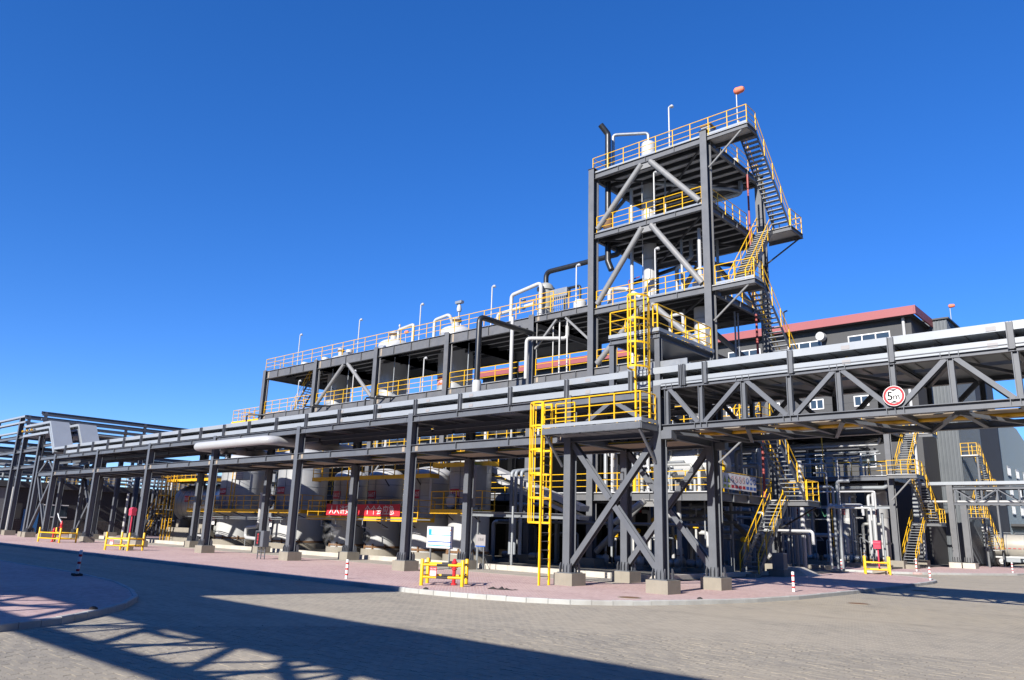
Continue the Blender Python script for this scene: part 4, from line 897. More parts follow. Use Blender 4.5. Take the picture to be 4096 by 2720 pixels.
# horizontal drum
t = thing('horizontal_drum', 'big horizontal silver drum with red D-5603 plate on a concrete saddle', 'tank', (-47, 10.3, 0))
RD = 1.6
part('shell', MB().lathe([(RD, -3.0), (RD, 3.0)], (-47.2, 10.4, 3.25), 40, 'x'), 'alu_clad', t)
hd = [(RD * math.cos(math.pi / 2 * i / 8), 3.0 + .95 * math.sin(math.pi / 2 * i / 8)) for i in range(8)] + [(0, 3.95)]
part('head', MB().lathe(hd, (-47.2, 10.4, 3.25), 40, 'x'), 'alu_clad', t); part('head', MB().lathe([(r, -h) for r, h in hd], (-47.2, 10.4, 3.25), 40, 'x'), 'alu_clad', t)
for k in range(7): part('band', MB().lathe([(RD + .003, -.03), (RD + .014, -.02), (RD + .014, .02), (RD + .003, .03)], (-49.6 + k * .85, 10.4, 3.25), 40, 'x'), 'galv', t)
for x in (-49.3, -45.2): part('saddle', MB().box(x - .3, 9.0, .05, x + .3, 11.8, 1.9), 'concrete', t)
part('sump_wall', MB().box(-50.5, 8.6, .05, -43.5, 8.8, 1.2), 'concrete', t)
pl_ = part('sign_plate', MB().box(-48.2, 8.79, 3.35, -47.3, 8.81, 3.85), 'red_sign', t); part('lettering', text_mb('D-5603', .36, lambda u, v: (-47.75 + u, 8.784, 3.6 + v), .78), 'white', pl_)
# yellow platforms round the tanks
def yellow_platform(lab, x0, x1, y0, y1, z, h=1.05, m='yellow_dull', brackets=True, closed=True, gap=1.1):
    t = thing('tank_platform', lab, 'platform', ((x0 + x1) / 2, y0, z))
    part('floor_deck', MB().box(x0, y0, z, x1, y1, z + .03), 'steel_dark', t)
    for (p, q) in (((x0, y0), (x1, y0)), ((x0, y0), (x0, y1)), ((x1, y0), (x1, y1))): part('fascia', MB().bar(p + (z - .05,), q + (z - .05,), .03, .24), m, t)
    pts = [(x0 + .03, y1, z), (x0 + .03, y0 + .03, z), (x1 - .03, y0 + .03, z), (x1 - .03, y1, z)]; railing(t, pts, h, m, gap=gap, rr=.022)
    if brackets:
        n = max(2, int((x1 - x0) / 2.4))
        for k in range(n):
            x = x0 + (x1 - x0) * (k + .5) / n; part('bracket', MB().bar((x, y0 + .3, z - .16), (x, y1 - .05, z - .55), .06, .05), 'steel_dark', t)
    return t
yellow_platform('long yellow platform round the two tall tanks D-6609 and D-6610', -44.2, -28.0, 7.2, 8.9, 2.68)
yellow_platform('yellow railed platform carrying the red banner', -26.8, -15.9, 6.9, 8.2, 2.3, gap=1.2)
yellow_platform('upper yellow platform round the tank domes above the banner', -27.3, -15.6, 7.4, 8.1, 4.8)
yellow_platform('yellow platform in front of tank SB-6601', -15.0, -11.0, 7.0, 8.0, 2.78)
yellow_platform('high yellow platform above tank SB-6601', -15.4, -11.0, 7.4, 8.2, 5.35, brackets=False)
yellow_platform('upper yellow platform over the horizontal drum', -51.3, -43.6, 8.5, 11.0, 5.2)
def simple_ladder(lab, x, y, z0, z1, w=.5, m='yellow_dull'):
    t = thing('tank_ladder', lab, 'ladder', (x, y, z0))
    for s in (-1, 1): part('side_rail', MB().bar((x + s * w / 2, y, z0), (x + s * w / 2, y, z1), .06, .06), m, t)
    z = z0 + .3
    while z < z1: part('rung', MB().tube([(x - w / 2, y, z), (x + w / 2, y, z)], .014, 6), m, t); z += .3
    return t
simple_ladder('yellow ladder in front of the horizontal silver drum', -49.3, 8.3, .1, 6.2); simple_ladder('yellow ladder up the side of tank D-6609', -39.6, 8.45, 2.65, 6.4); simple_ladder('yellow ladder between tank D-6613 and the column', -23.9, 8.0, 2.4, 5.7); simple_ladder('yellow ladder beside the SB-6601 tank box', -12.7, 7.7, 2.8, 6.2)
caged_ladder('yellow caged ladder at the left end of the horizontal drum', (-50.6, 8.35, 0), .1, 6.2, (1, 0, 0), (0, -1, 0), m='yellow_dull', cage0=2.3)
# red banner
bn = thing('banner', 'red banner with white Chinese characters hung on the yellow platform railing', 'banner', (-20.8, 6.85, 2.5))
x0, x1, zb, zt = -24.6, -17.4, 2.42, 3.12; mb = MB(); N = 60
def bz(u): return 6.84 + .012 * math.sin(u * 40) + .01 * math.sin(u * 97)
vs = []; fs = []
for i in range(N + 1):
    u = i / N; x = x0 + (x1 - x0) * u; sag = .03 * math.sin(u * math.pi * 3) ** 2
    for j in range(4): vs.append((x, bz(u) - .008 * math.sin(j * 1.3), zb + (zt - zb - sag) * j / 3))
    for j in range(4): vs.append((x, bz(u) + .004 - .008 * math.sin(j * 1.3), zb + (zt - zb - sag) * j / 3))
for i in range(N):
    b = i * 8
    for j in range(3): fs += [(b + j, b + 8 + j, b + 9 + j, b + 1 + j), (b + 4 + j, b + 5 + j, b + 13 + j, b + 12 + j)]
mb.add(vs, fs); mb.smooth = True; cl = part('cloth', mb, 'red_banner', bn)
for s_, xc in (('人人讲安全', -22.9), ('个个会应急', -19.25)):
    part('lettering', text_mb(s_, .58, lambda u, v, xc=xc: (xc + u, bz((xc + u - x0) / (x1 - x0)) - .022, 2.77 + v), 2.75), 'white', cl)
for x in (x0, x1): part('tie_cord', MB().tube([(x, 6.84, 3.1), (x + (-.15 if x == x0 else .15), 6.9, 3.3)], .008, 5), 'white', bn)
# pipes hanging under the platform, white drain loop, ducts
for k, x in enumerate((-29.5, -24.8, -23.3, -20.6, -18.8, -16.2)): pipe('drain_pipe', 'thin grey drain pipe bent under the yellow banner platform', [(x - .5, 6.7, 2.2), (x, 6.7, 2.2), (x, 6.7, 1.75), (x + .7, 6.7, 1.7)], .03, 'galv', 'thin drain pipes under the banner platform', n=8, er=.1)
pipe('conduit', 'long grey conduit along the foot of the yellow platforms', [(-43, 6.6, 2.12), (-14.5, 6.6, 2.25)], .03, 'galv', n=6)
pipe('conduit', 'second long grey conduit just below the first one', [(-41, 6.62, 2.0), (-27.5, 6.62, 2.08)], .025, 'galv', n=6)
pipe('drain_loop', 'white insulated drain pipe stepping down beside tank D-6609', [(-32.6, 6.9, 3.9), (-32.6, 6.9, 1.55), (-34.2, 6.9, 1.45), (-34.2, 6.9, .75), (-32.4, 6.9, .7)], .13, 'white_clad', n=12)
for x in (-34.2, -32.9): solid('pipe_stand', MB().tube([(x, 6.9, .05), (x, 6.9, .65)], .03, 6), 'galv', 'thin stand under the white drain loop', 'stand', 'stands of the white drain loop')
pipe('drain_loop', 'low white drain pipe in front of the silver drum', [(-44.2, 8.0, 2.0), (-44.2, 8.0, .7), (-42.6, 8.0, .65)], .1, 'white_clad', n=10)
pipe('white_riser', 'white insulated riser behind tank D-5605', [(-16.0, 7.9, 2.6), (-16.0, 7.9, 4.6)], .1, 'white_clad', n=10)
t = thing('duct_box', 'tall grey louvred duct box right of tank SB-6601', 'cabinet', (-11.9, 7.3, 2.8)); part('case', MB().box(-12.3, 7.0, 3.0, -11.5, 7.8, 5.2), 'steel_tube', t); part('panel', MB().box(-12.25, 6.97, 2.75, -11.75, 6.998, 4.1), 'white_paint', t)
for k in range(4): part('panel_joint', MB().box(-12.24, 6.962, 2.95 + k * .3, -11.76, 6.968, 2.96 + k * .3), 'grey_sign', t)
part('frame_beam', MB().channel((-12.4, 6.9, 2.65), (-5.2, 6.9, 2.55), .2, .25), 'galv', t)
for x in (-12.2, -11.6): part('leg', MB().bar((x, 7.4, .05), (x, 7.4, 3.0), .08, .08), 'galv', t)
t = thing('louvre_box', 'small grey louvred box on top of the platform left of tank D-6610', 'cabinet', (-36.8, 7.6, 5)); part('case', MB().box(-37.3, 7.3, 4.9, -36.2, 7.9, 5.7), 'pipe_grey', t)
for k in range(5): part('louvre', MB().box(-37.2, 7.26, 5.0 + k * .13, -36.3, 7.298, 5.06 + k * .13), 'white_paint', t)
# inclined white gallery
t = thing('inclined_tray', 'white covered cable tray sloping down under the rack behind the ladder', 'cable tray', (-7.5, 10, 3)); part('cover', MB().bar((-13.5, 10.5, 5.3), (-6.9, 10.5, 3.05), .8, .28), 'white_clad', t); part('cover', MB().bar((-13.5, 10.5, 4.8), (-6.9, 10.5, 2.55), .8, .18), 'white_clad', t)
for x, z in ((-12, 4.3), (-8, 3.0)): part('leg', MB().bar((x, 10.5, .1), (x, 10.5, z), .12, .12), 'galv', t)
for k, x in enumerate((-10.9, -10.6, -10.2)): pipe('grey_riser', 'grey insulated riser standing right of tank SB-6601', [(x, 9.2, .6), (x, 9.2, 5.0), (x + .2, 10.5, 5.2)], .1, 'pipe_grey', 'grey risers right of tank SB-6601', n=10)
pipe('pole', 'slim pale pole standing between tank SB-6601 and the ladder', [(-8.1, 6.2, .05), (-8.1, 6.2, 3.0)], .06, 'galv', cat='pole', n=8)
# steam
sm = bpy.data.materials.new('steam'); sm.use_nodes = True; st = sm.node_tree; st.nodes.clear()
so = st.nodes.new('ShaderNodeOutputMaterial'); pv_ = st.nodes.new('ShaderNodeVolumePrincipled'); stc = st.nodes.new('ShaderNodeTexCoord'); sn_ = st.nodes.new('ShaderNodeTexNoise'); sr = st.nodes.new('ShaderNodeMapRange')
sn_.inputs['Scale'].default_value = 2.2; sn_.inputs['Detail'].default_value = 5; sr.inputs[1].default_value = .5; sr.inputs[2].default_value = .72; sr.inputs[4].default_value = 2.4
st.links.new(stc.outputs['Object'], sn_.inputs['Vector']); st.links.new(sn_.outputs['Fac'], sr.inputs[0]); sg_ = st.nodes.new('ShaderNodeVectorMath'); sg_.operation = 'LENGTH'; sm_ = st.nodes.new('ShaderNodeVectorMath'); sm_.operation = 'MULTIPLY'; sm_.inputs[1].default_value = (1, 1, 0.0)
sf = st.nodes.new('ShaderNodeMapRange'); sf.inputs[1].default_value = .12; sf.inputs[2].default_value = .62; sf.inputs[3].default_value = 1; sf.inputs[4].default_value = 0; sx_ = st.nodes.new('ShaderNodeMath'); sx_.operation = 'MULTIPLY'
st.links.new(stc.outputs['Object'], sm_.inputs[0]); st.links.new(sm_.outputs[0], sg_.inputs[0]); st.links.new(sg_.outputs['Value'], sf.inputs[0]); st.links.new(sf.outputs[0], sx_.inputs[0]); st.links.new(sr.outputs[0], sx_.inputs[1]); st.links.new(sx_.outputs[0], pv_.inputs['Density']); pv_.inputs['Color'].default_value = (.95, .95, .95, 1); st.links.new(pv_.outputs[0], so.inputs['Volume']); M['steam'] = sm
mb = MB(); mb.lathe([(0, .25), (.45, .35), (.55, .8), (.65, 1.3), (.75, 1.8), (.5, 2.3), (0, 2.5)], (-22.9, 6.2, 0), 16); o = solid('steam', mb, 'steam', 'wisp of grey steam rising between tank D-6610 and tank D-6613', 'steam'); o['kind'] = 'stuff'
# ================================================================ street furniture
def bollard(x, y, z, h, n, lab, tilt=0, base=False):
    t = thing('bollard', lab, 'bollard', (x, y, z), 'red and white striped bollards'); k = 2 * n + 1; s = h / k
    part('post', MB().lathe([(.05, 0), (.05, h - .015), (.04, h), (0, h)], (x, y, z), 14), 'white', t)
    for i in range(n): part('red_band', MB().lathe([(.051, 0), (.053, .003), (.053, s * .62), (.051, s * .62 + .003)], (x, y, z + h - s * (2 * i + 1.75)), 14), 'red_paint', t)
    if base: part('base_block', MB().box(x - .13, y - .13, z, x + .13, y + .13, z + .07), 'rag', t)
    if tilt: t.rotation_euler = (0, tilt, 0)
bollard(5.87, 5.92, 0, .70, 3, 'striped bollard standing in front of the truss bridge shadow')
bollard(-5.64, -5.36, 0, .66, 3, 'striped bollard on the red paving left of the hydrant guard')
bollard(-9.9, -12.75, 0, .80, 3, 'tilted striped bollard in the shade on the left paving', rad(4), True)
bollard(-.2, 28.6, 0, .72, 3, 'far striped bollard before the pump row left of the far yellow guard')
bollard(6.2, 23.0, 0, .66, 3, 'striped bollard at the far rounded kerb corner')
bollard(6.4, 44.3, 0, .72, 3, 'distant striped bollard near the tanker, nearest of two'); bollard(4.6, 63.5, 0, .8, 3, 'distant striped bollard right beside the tanker wheels'); bollard(2.2, 36.0, 0, .85, 3, 'striped bollard just behind the far yellow guard')
def guard(x, y, rz, lab, w=1.35, d=1.1, h=.82, black=True, sign=True):
    t = thing('hydrant_guard', lab, 'guard rail', (0, 0, 0), 'yellow hydrant guards'); hw, hd = w / 2, d / 2
    for a in (-1, 1):
        for b in (-1, 1): part('post', MB().lathe([(.06, 0), (.06, h), (.045, h + .02), (0, h + .02)], (a * hw, b * hd, 0), 14), 'yellow', t)
    for z in (.27, .66):
        for (p, q) in (((-hw, -hd), (hw, -hd)), ((-hw, hd), (hw, hd)), ((-hw, -hd), (-hw, hd)), ((hw, -hd), (hw, hd))):
            P, Q = Vector(p + (z,)), Vector(q + (z,)); rl = part('rail', MB().tube([P, Q], .043, 10), 'yellow', t)
            if black: part('black_band', MB().tube([P.lerp(Q, .36), P.lerp(Q, .64)], .0445, 10), 'black', rl)
    if sign:
        sp = part('sign_plate', MB().box(-hw * .62, -hd - .05, .30, -hw * .62 + .24, -hd - .042, .60), 'red_sign', t); part('sign_face', MB().box(-hw * .62 + .02, -hd - .053, .32, -hw * .62 + .22, -hd - .051, .48), 'white', sp)
        part('lettering', text_mb('消火栓', .07, lambda u, v: (-hw * .62 + .12 + u, -hd - .052, .54 + v), .2), 'white', sp)
    t.location = (x, y, 0); t.rotation_euler = (0, 0, rz); return t
def hydrant(x, y, lab, h=.85, z0=0.0):
    t = thing('fire_hydrant', lab, 'hydrant', (x, y, z0), 'red fire hydrants')
    part('barrel', MB().lathe([(.11, 0), (.11, .05), (.06, .06), (.06, h * .55), (.09, h * .57), (.09, h * .62), (.07, h * .63), (.07, h * .8), (.10, h * .82), (.10, h * .86), (.07, h * .9), (.04, h * .98), (.025, h), (0, h)], (x, y, z0), 18), 'red_paint', t)
    for a in (0, 120, 240): part('outlet', MB().tube([(x, y, z0 + h * .7), (x + .14 * math.cos(rad(a)), y + .14 * math.sin(rad(a)), z0 + h * .7)], .04, 10), 'red_paint', t)
    return t
guard(-2.0, -4.05, rad(38), 'near yellow and black hydrant guard with a small red sign, left of the tall ladder', 1.35, 1.15); hydrant(-1.85, -3.75, 'red fire hydrant inside the near yellow guard')
guard(-30.6, -2.9, rad(30), 'yellow guard round the red monitor box post, middle of the three', 1.5, 1.3, 1.0, False)
guard(-44.6, -1.9, rad(12), 'yellow guard round the two red hydrants at the far left', 2.6, 1.2, 1.0, False, False); hydrant(-45.5, -1.9, 'short red hydrant, left one in the far left guard', 1.0); t = hydrant(-43.9, -2.0, 'tall red fire monitor hydrant, right one in the far left guard', 1.5); part('nozzle', MB().tube([(-43.9, -2.0, 1.35), (-44.3, -2.1, 1.7), (-44.5, -2.15, 2.0)], .06, 10), 'galv', t)
guard(2.4, 27.0, rad(20), 'far yellow guard round a red box post by the right hand kerb', 1.3, 1.1, 1.0, False, False)
def box_post(x, y, lab, h=1.9):
    t = thing('monitor_post', lab, 'post', (x, y, 0), 'pinkish red box posts'); part('post', MB().tube([(x, y, 0), (x, y, h)], .045, 8), 'pink_box', t); part('box', MB().box(x - .2, y - .14, h, x + .2, y + .14, h + .32), 'pink_box', t); part('hood', MB().lathe([(.16, -.21), (.16, .21)], (x, y, h + .32), 14, 'x'), 'pink_box', t); part('block', MB().box(x - .35, y - .2, 0, x + .35, y + .2, .2), 'concrete', t)
box_post(-30.6, -2.7, 'pinkish red box on a post inside the middle yellow guard', 2.0); box_post(2.5, 27.1, 'pinkish red box on a post inside the far yellow guard', 1.45)
# notice boards
nb = thing('notice_board', 'white safety notice board with blue bands on two posts', 'board', (-10.4, 3.5, 0))
x0, x1, z0, z1 = -11.28, -9.5, .92, 1.9; yb = 3.5
bd = part('board', MB().box(x0, yb, z0, x1, yb + .04, z1), 'white', nb); part('frame', MB().box(x0 - .03, yb + .005, z0 - .03, x1 + .03, yb + .035, z1 + .03), 'galv', nb)
W_, H_ = x1 - x0, z1 - z0
def stripe(a, b, c, d, m, e=.004): part('printed_band', MB().box(x0 + a * W_, yb - e, z0 + c * H_, x0 + b * W_, yb - e + .003, z0 + d * H_), m, bd)
stripe(.06, .18, .62, .88, 'cyan_sign'); stripe(.06, .96, .59, .625, 'cyan_sign', .006); stripe(.48, .58, .845, .875, 'blue_sign'); stripe(.58, .97, .84, .875, 'orange_sign'); stripe(.04, .96, .26, .31, 'blue_sign'); stripe(.04, .96, .08, .125, 'cyan_sign')
for k in range(7): stripe(.34 + k * .055, .37 + k * .055, .92, .95, 'grey_sign')
for k in range(9): stripe(.22 + k * .085, .245 + k * .085, .70, .75, 'orange_sign' if k < 6 else 'cyan_sign')
for k in range(6):
    stripe(.07, .4 + .08 * (k % 3), .22 - k * .017 - .006, .22 - k * .017, 'grey_sign')
    if k < 3: stripe(.07, .8 - .1 * k, .42 - k * .035 - .008, .42 - k * .035, 'grey_sign')
for x in (-11.05, -9.72): part('post', MB().bar((x, yb + .07, 0), (x, yb + .07, 1.4), .06, .06), 'galv', nb)
nb = thing('notice_board', 'small grey sign on thin legs right of the white notice board', 'board', (-8.3, 4.2, 0)); bd = part('board', MB().box(-8.62, 4.2, 1.05, -8.0, 4.22, 1.6), 'grey_sign', nb); part('blue_strip', MB().box(-8.62, 4.193, 1.05, -8.0, 4.197, 1.1), 'blue_sign', bd); part('lettering', text_mb('三车间', .16, lambda u, v: (-8.3 + u, 4.195, 1.38 + v), .36), 'ink', bd)
for x in (-8.5, -8.12): part('leg', MB().bar((x, 4.24, 0), (x, 4.24, 1.2), .035, .035), 'galv', nb)
for x in (-8.5, -8.12): part('stay', MB().bar((x, 4.24, .7), (x, 4.7, 0), .02, .02), 'galv', nb)
lc = thing('display_cabinet', 'dark LED display cabinet with red characters on a ladder stand beside the rack column', 'display', (-19.3, .0, 0))
part('case', MB().box(-19.85, -.75, .62, -19.05, -.4, 1.42), 'steel', lc); part('screen', MB().box(-19.8, -.757, .66, -19.35, -.751, 1.38), 'black', lc); part('side_door', MB().box(-19.33, -.76, .64, -19.07, -.752, 1.4), 'steel', lc)
vs_, fs_ = TXT['车间安全']; part('lettering', text_mb('车间安全', .14, lambda u, v: (-19.57 + v, -.762, 1.02 - u), .55), 'led_red', lc)
for x in (-19.8, -19.45, -19.1): part('leg', MB().bar((x, -.55, 0), (x, -.55, .62), .04, .04), 'steel', lc)
for z in (.15, .4): part('rung', MB().bar((-19.8, -.55, z), (-19.1, -.55, z), .03, .03), 'steel', lc)
# rag on the pavement
mb = MB(); N = 10; vs = []; fs = []; RG = random.Random(9)
for i in range(N + 1):
    for j in range(5):
        u, v = i / N, j / 4; vs.append((-.1 + u * .8 + RG.uniform(-.03, .03), -3.95 + v * .3 + RG.uniform(-.04, .04) + u * .3, .004 + (RG.random() ** 2) * .13 * (1 if i < 7 else .3) * math.sin(math.pi * v)))
for i in range(N):
    for j in range(4): b = i * 5 + j; fs.append((b, b + 5, b + 6, b + 1))
solid('rag', mb.add(vs, fs), 'rag', 'crumpled dark rag lying on the red paving by the kerb', 'rag')
for x, y, z, lab in ((.18, -15.98, .018, 'small dark lump on the left kerb'), (-.7, -6.05, .018, 'tiny dark scrap on the kerb near the hydrant guard'), (5.72, -.8, .018, 'tiny dark scrap on the kerb before the right pedestal')):
    solid('debris', MB().lathe([(.09, 0), (.075, .03), (.03, .055), (0, .06)], (x, y, z), 9), 'rag', lab, 'debris')
# ================================================================ right hand process unit behind the bridge
rs = thing('process_unit', 'far open steel process unit with railed floor seen under the truss bridge', 'steel frame', (-9, 43, 0))
for x in (-24, -16, -8.3, -.1):
    for y in (40.2, 46.5):
        c = h_column(rs, x, y, .5, 10.6, 'steel' if x < -1 else 'steel_tower', .40, .44); part('pedestal', MB().box(x - .5, y - .45, .0, x + .5, y + .45, .55), 'concrete', c)
for z, bh in ((6.75, .34), (10.4, .36)):
    for a, b in zip((-24, -16, -8.3), (-16, -8.3, -.1)): floor_grid(rs, a, b, 40.2, 46.5, z, 5, 'steel', bh)
for a, b in zip((-24, -16, -8.3), (-16, -8.3, -.1)): part('tie_beam', MB().ibeam((a, 40.2, 4.4), (b, 40.2, 4.4), .15, .22), 'pipe_grey', rs)
railing(rs, [(-.3, 40.2, 6.8), (-24, 40.2, 6.8)], gap=1.3); railing(rs, [(-.3, 40.2, 10.42), (-24, 40.2, 10.42)], gap=1.6)
for zt, (ya, yb) in ((6.75, (39.2, 41.0)), (10.4, (44.9, 46.4)), (3.45, (44.8, 46.4))):
    dk = part('balcony_deck', MB().box(-.1, ya, zt - .03, 1.95, yb, zt + .02), 'deck', rs)
    for (p, q) in (((-.1, ya), (1.95, ya)), ((1.95, ya), (1.95, yb))): part('edge_beam', MB().channel(p + (zt - .15,), q + (zt - .15,), .09, .26), 'steel_tower', dk)
    railing(rs, [(1.93, yb, zt), (1.93, ya, zt), (-.05, ya, zt)] if zt == 6.75 else [(1.93, ya, zt), (1.93, yb, zt), (-.05, yb, zt)], gap=.8)
stair(rs, (.45, 41.0, .25), (.45, 44.8, 3.45), .95, 'steel_tower'); stair(rs, (1.42, 44.8, 3.4), (1.42, 41.0, 6.75), .95, 'steel_frame'); stair(rs, (.45, 41.0, 6.75), (.45, 44.9, 10.4), .95, 'steel_tower')
part('strut', MB().tube([(.1, 39.3, 4.9), (1.6, 39.3, 6.5)], .06, 8), 'steel_tube', rs); part('stair_footing', MB().box(-.2, 40.2, 0, 1.1, 41.2, .3), 'concrete', rs)
part('side_ladder', MB().box(-.3, 46.2, 2.6, .1, 46.25, 6.4), 'galv', rs)
for nm, x, lab in (('SB-2702', -2.25, 'right hand white tank with red SB plate inside the far process unit'), ('D-2701/2', -4.65, 'middle tank with red D-2701/2 plate inside the far process unit'), ('SB-2701', -8.1, 'left tank with red SB-27 plate inside the far process unit')):
    t = ground_tank(x, 43.4, .80, 3.7, 5.7, lab, nm, domeh=.3, plinth=.35, seams=1, sign_z=4.15, pw=.75, sign_ang=-100); part('skirt_leg', MB().lathe([(.86, 1.7), (.86, 1.82)], (x, 43.4, 0), 32), 'grey_vessel', t)
for k, (x, y, z0, z1, m, lab) in enumerate([(-2.1, 41.0, .6, 5.3, 'white_clad', 'left one of two thick white pipes before the far right tank'), (-1.75, 41.0, .6, 5.5, 'white_clad', 'right one of two thick white pipes before the far right tank'), (-6.6, 41.2, .4, 5.0, 'pipe_grey', 'pale pipe standing left of the middle far tank'), (-3.5, 41.0, .2, 5.2, 'pipe_grey', 'pale pipe standing between the two far right tanks')]):
    pipe('standpipe', lab, [(x, y, z0), (x, y, z1), (x + .1, y + 1.2, z1 + .1)], .12 if k < 3 else .1, m, n=12)
pipe('header_pipe', 'long grey header pipe under the far unit floor', [(-22, 40.8, 5.9), (-.6, 40.8, 5.9), (-.6, 40.8, 6.6)], .15, 'pipe_grey', n=12)
pipe('header_pipe', 'second grey header pipe just below the far unit floor', [(-22, 41.3, 6.2), (-1.4, 41.3, 6.2)], .1, 'pipe_grey', n=10)
pipe('header_pipe', 'white pipe running high above the far unit railing', [(-14, 41.5, 9.3), (-1.2, 41.5, 9.3), (-1.0, 41.5, 9.8)], .1, 'white_paint', n=10)
pipe('sampling_line', 'thin yellow line dropping down the front of the far unit', [(-5.0, 40.0, 9.9), (-5.0, 40.0, 6.2), (-4.6, 40.0, 6.1), (-4.6, 40.0, 1.4)], .04, 'yellow_dull', n=8)
RQ = random.Random(21)
for k in range(6):
    x = -7.5 + k * .62; pipe('hose', 'thin green hose hanging below the far unit floor', [(x, 40.6, 6.3), (x + .05, 40.5, 4.2), (x + .3, 40.5, 3.6), (x + .5, 40.5, 3.9)], .028, 'green' if k % 2 else 'pipe_black', 'hoses hanging below the far unit floor', n=6, er=.15)
for k in range(14):                                        # relief valves along the far railing
    x = -15.5 + k * 1.02 + RQ.uniform(-.2, .2); z = 6.8
    t = thing('relief_valve', 'white bottle shaped relief valve on its pipe behind the far railing', 'valve', (x, 41.0, z), 'white relief valves on the far unit')
    part('pipe', MB().tube([(x, 41.0, z), (x, 41.0, z + 1.05)], .08, 8), 'white_paint' if k % 3 else 'pipe_grey', t)
    part('bonnet', MB().lathe([(.12, z + 1.05), (.12, z + 1.3), (.06, z + 1.38), (.07, z + 1.5), (.03, z + 1.6), (0, z + 1.6)], (x, 41.0, 0), 10), 'white_paint', t)
for k in range(9):
    x = -15 + k * 1.6; pipe('manifold_pipe', 'bent white manifold pipe behind the far railing', [(x, 41.2, 6.8), (x, 41.2, 7.7 + .1 * (k % 2)), (x + 1.2, 41.2, 7.7 + .1 * (k % 2)), (x + 1.2, 41.2, 6.8)], .07, RQ.choice(['white_paint', 'pipe_grey', 'galv']), 'manifold pipes behind the far railing', n=8)
for k in range(16):
    x = RQ.uniform(-16, -.8); y = RQ.uniform(41.5, 45.5); r = RQ.uniform(.06, .2)
    pipe('upper_pipe', 'upright pipe in the crowded upper floor of the far unit', [(x, y, 6.8), (x, y, RQ.uniform(8.6, 10.2))], r, RQ.choice(['white_paint', 'pipe_grey', 'galv', 'grey_vessel']), 'upright pipes on the far upper floor', n=8)
for k in range(9):
    y = 41 + k * .55; z = 8.3 + (k % 4) * .45
    pipe('upper_pipe', 'level pipe crossing the upper floor of the far unit', [(-17, y, z), (-1 - RQ.random() * 3, y, z), (-1 - RQ.random() * 3, y + .8, z + .3)], RQ.uniform(.05, .12), RQ.choice(['pipe_grey', 'galv', 'white_paint']), 'level pipes on the far upper floor', n=8)
pipe('upper_vessel', 'short striped white vessel standing on the far upper floor', [(-5.3, 42.2, 6.8), (-5.3, 42.2, 8.9)], .33, 'white_paint', cat='tank', n=18)
# pumps
def pump(x, y, z, lab, s=1.0, m='pipe_grey', group='pumps', rz=0):
    t = thing('pump', lab, 'pump', (x, y, z), group)
    part('base', MB().box(x - .6 * s, y - .3 * s, z, x + .6 * s, y + .3 * s, z + .2), 'concrete', t)
    part('motor', MB().lathe([(0, -.52 * s), (.2 * s, -.5 * s), (.22 * s, -.1 * s), (.16 * s, 0), (.08 * s, .05 * s)], (x - .02, y, z + .2 + .24 * s), 16, 'x'), m, t)
    part('casing', MB().lathe([(.14 * s, .08 * s), (.27 * s, .14 * s), (.27 * s, .34 * s), (.15 * s, .42 * s), (0, .42 * s)], (x, y, z + .2 + .24 * s), 16, 'x'), m, t)
    part('discharge', MB().tube([(x + .24 * s, y, z + .5 * s), (x + .24 * s, y, z + 1.25 * s)], .07 * s, 8), 'galv', t); part('flange', MB().lathe([(.13 * s, 0), (.13 * s, .05)], (x + .24 * s, y, z + .85 * s), 10), 'brown_rust', t)
for k, x in enumerate((-12.5, -10.3, -6.6, -5.2, -3.9, -2.9)): pump(x, 40.9, .12, 'pump with upright discharge in the row before the far tanks', 1.0, 'galv' if k % 2 else 'white_paint', 'pumps before the far tanks')
for k in range(14):
    x = -13 + k * .85; pipe('small_bore_pipe', 'slim upright pipe in the pump row before the far tanks', [(x, 40.6, .15), (x, 40.6, 1.6 + RQ.random()), (x + .5, 40.9, 1.8)], .045, RQ.choice(['galv', 'white_paint', 'pipe_grey']), 'slim pipes in the far pump row', n=8)
t = thing('control_panel', 'grey twin door control panel on a stand before the far unit', 'cabinet', (-8.4, 39.6, 0)); part('case', MB().box(-9.1, 39.4, 1.0, -7.75, 39.8, 1.95), 'pipe_grey', t)
for x in (-8.75, -8.1): dr = part('door', MB().box(x - .3, 39.38, 1.25, x + .3, 39.398, 1.9), 'galv', t); part('meter', MB().box(x - .15, 39.372, 1.6, x + .15, 39.379, 1.75), 'white', dr)
for k in range(4): part('switch_box', MB().box(-9.05 + k * .32, 39.37, 1.03, -8.78 + k * .32, 39.398, 1.22), 'white_paint', t)
for x in (-9.0, -7.85): part('leg', MB().bar((x, 39.6, 0), (x, 39.6, 1.0), .08, .08), 'galv', t)
structure('plant_kerb', MB().box(-26, 37.3, -.05, .3, 37.55, .3), 'concrete'); structure('plant_kerb', MB().box(-9.0, 28.5, -.05, -1.2, 29.6, .28), 'concrete')
t = thing('switch_cabinet', 'rust stained grey switch cabinet beside the tower stair foot', 'cabinet', (1.0, 16.0, 0)); part('case', MB().box(.62, 16.3, .35, 1.2, 16.8, 1.15), 'galv', t); part('plinth', MB().box(.4, 16.1, 0, 1.3, 17.0, .35), 'concrete', t); part('door', MB().box(1.2, 16.32, .4, 1.215, 16.78, 1.1), 'deck_beige', t)
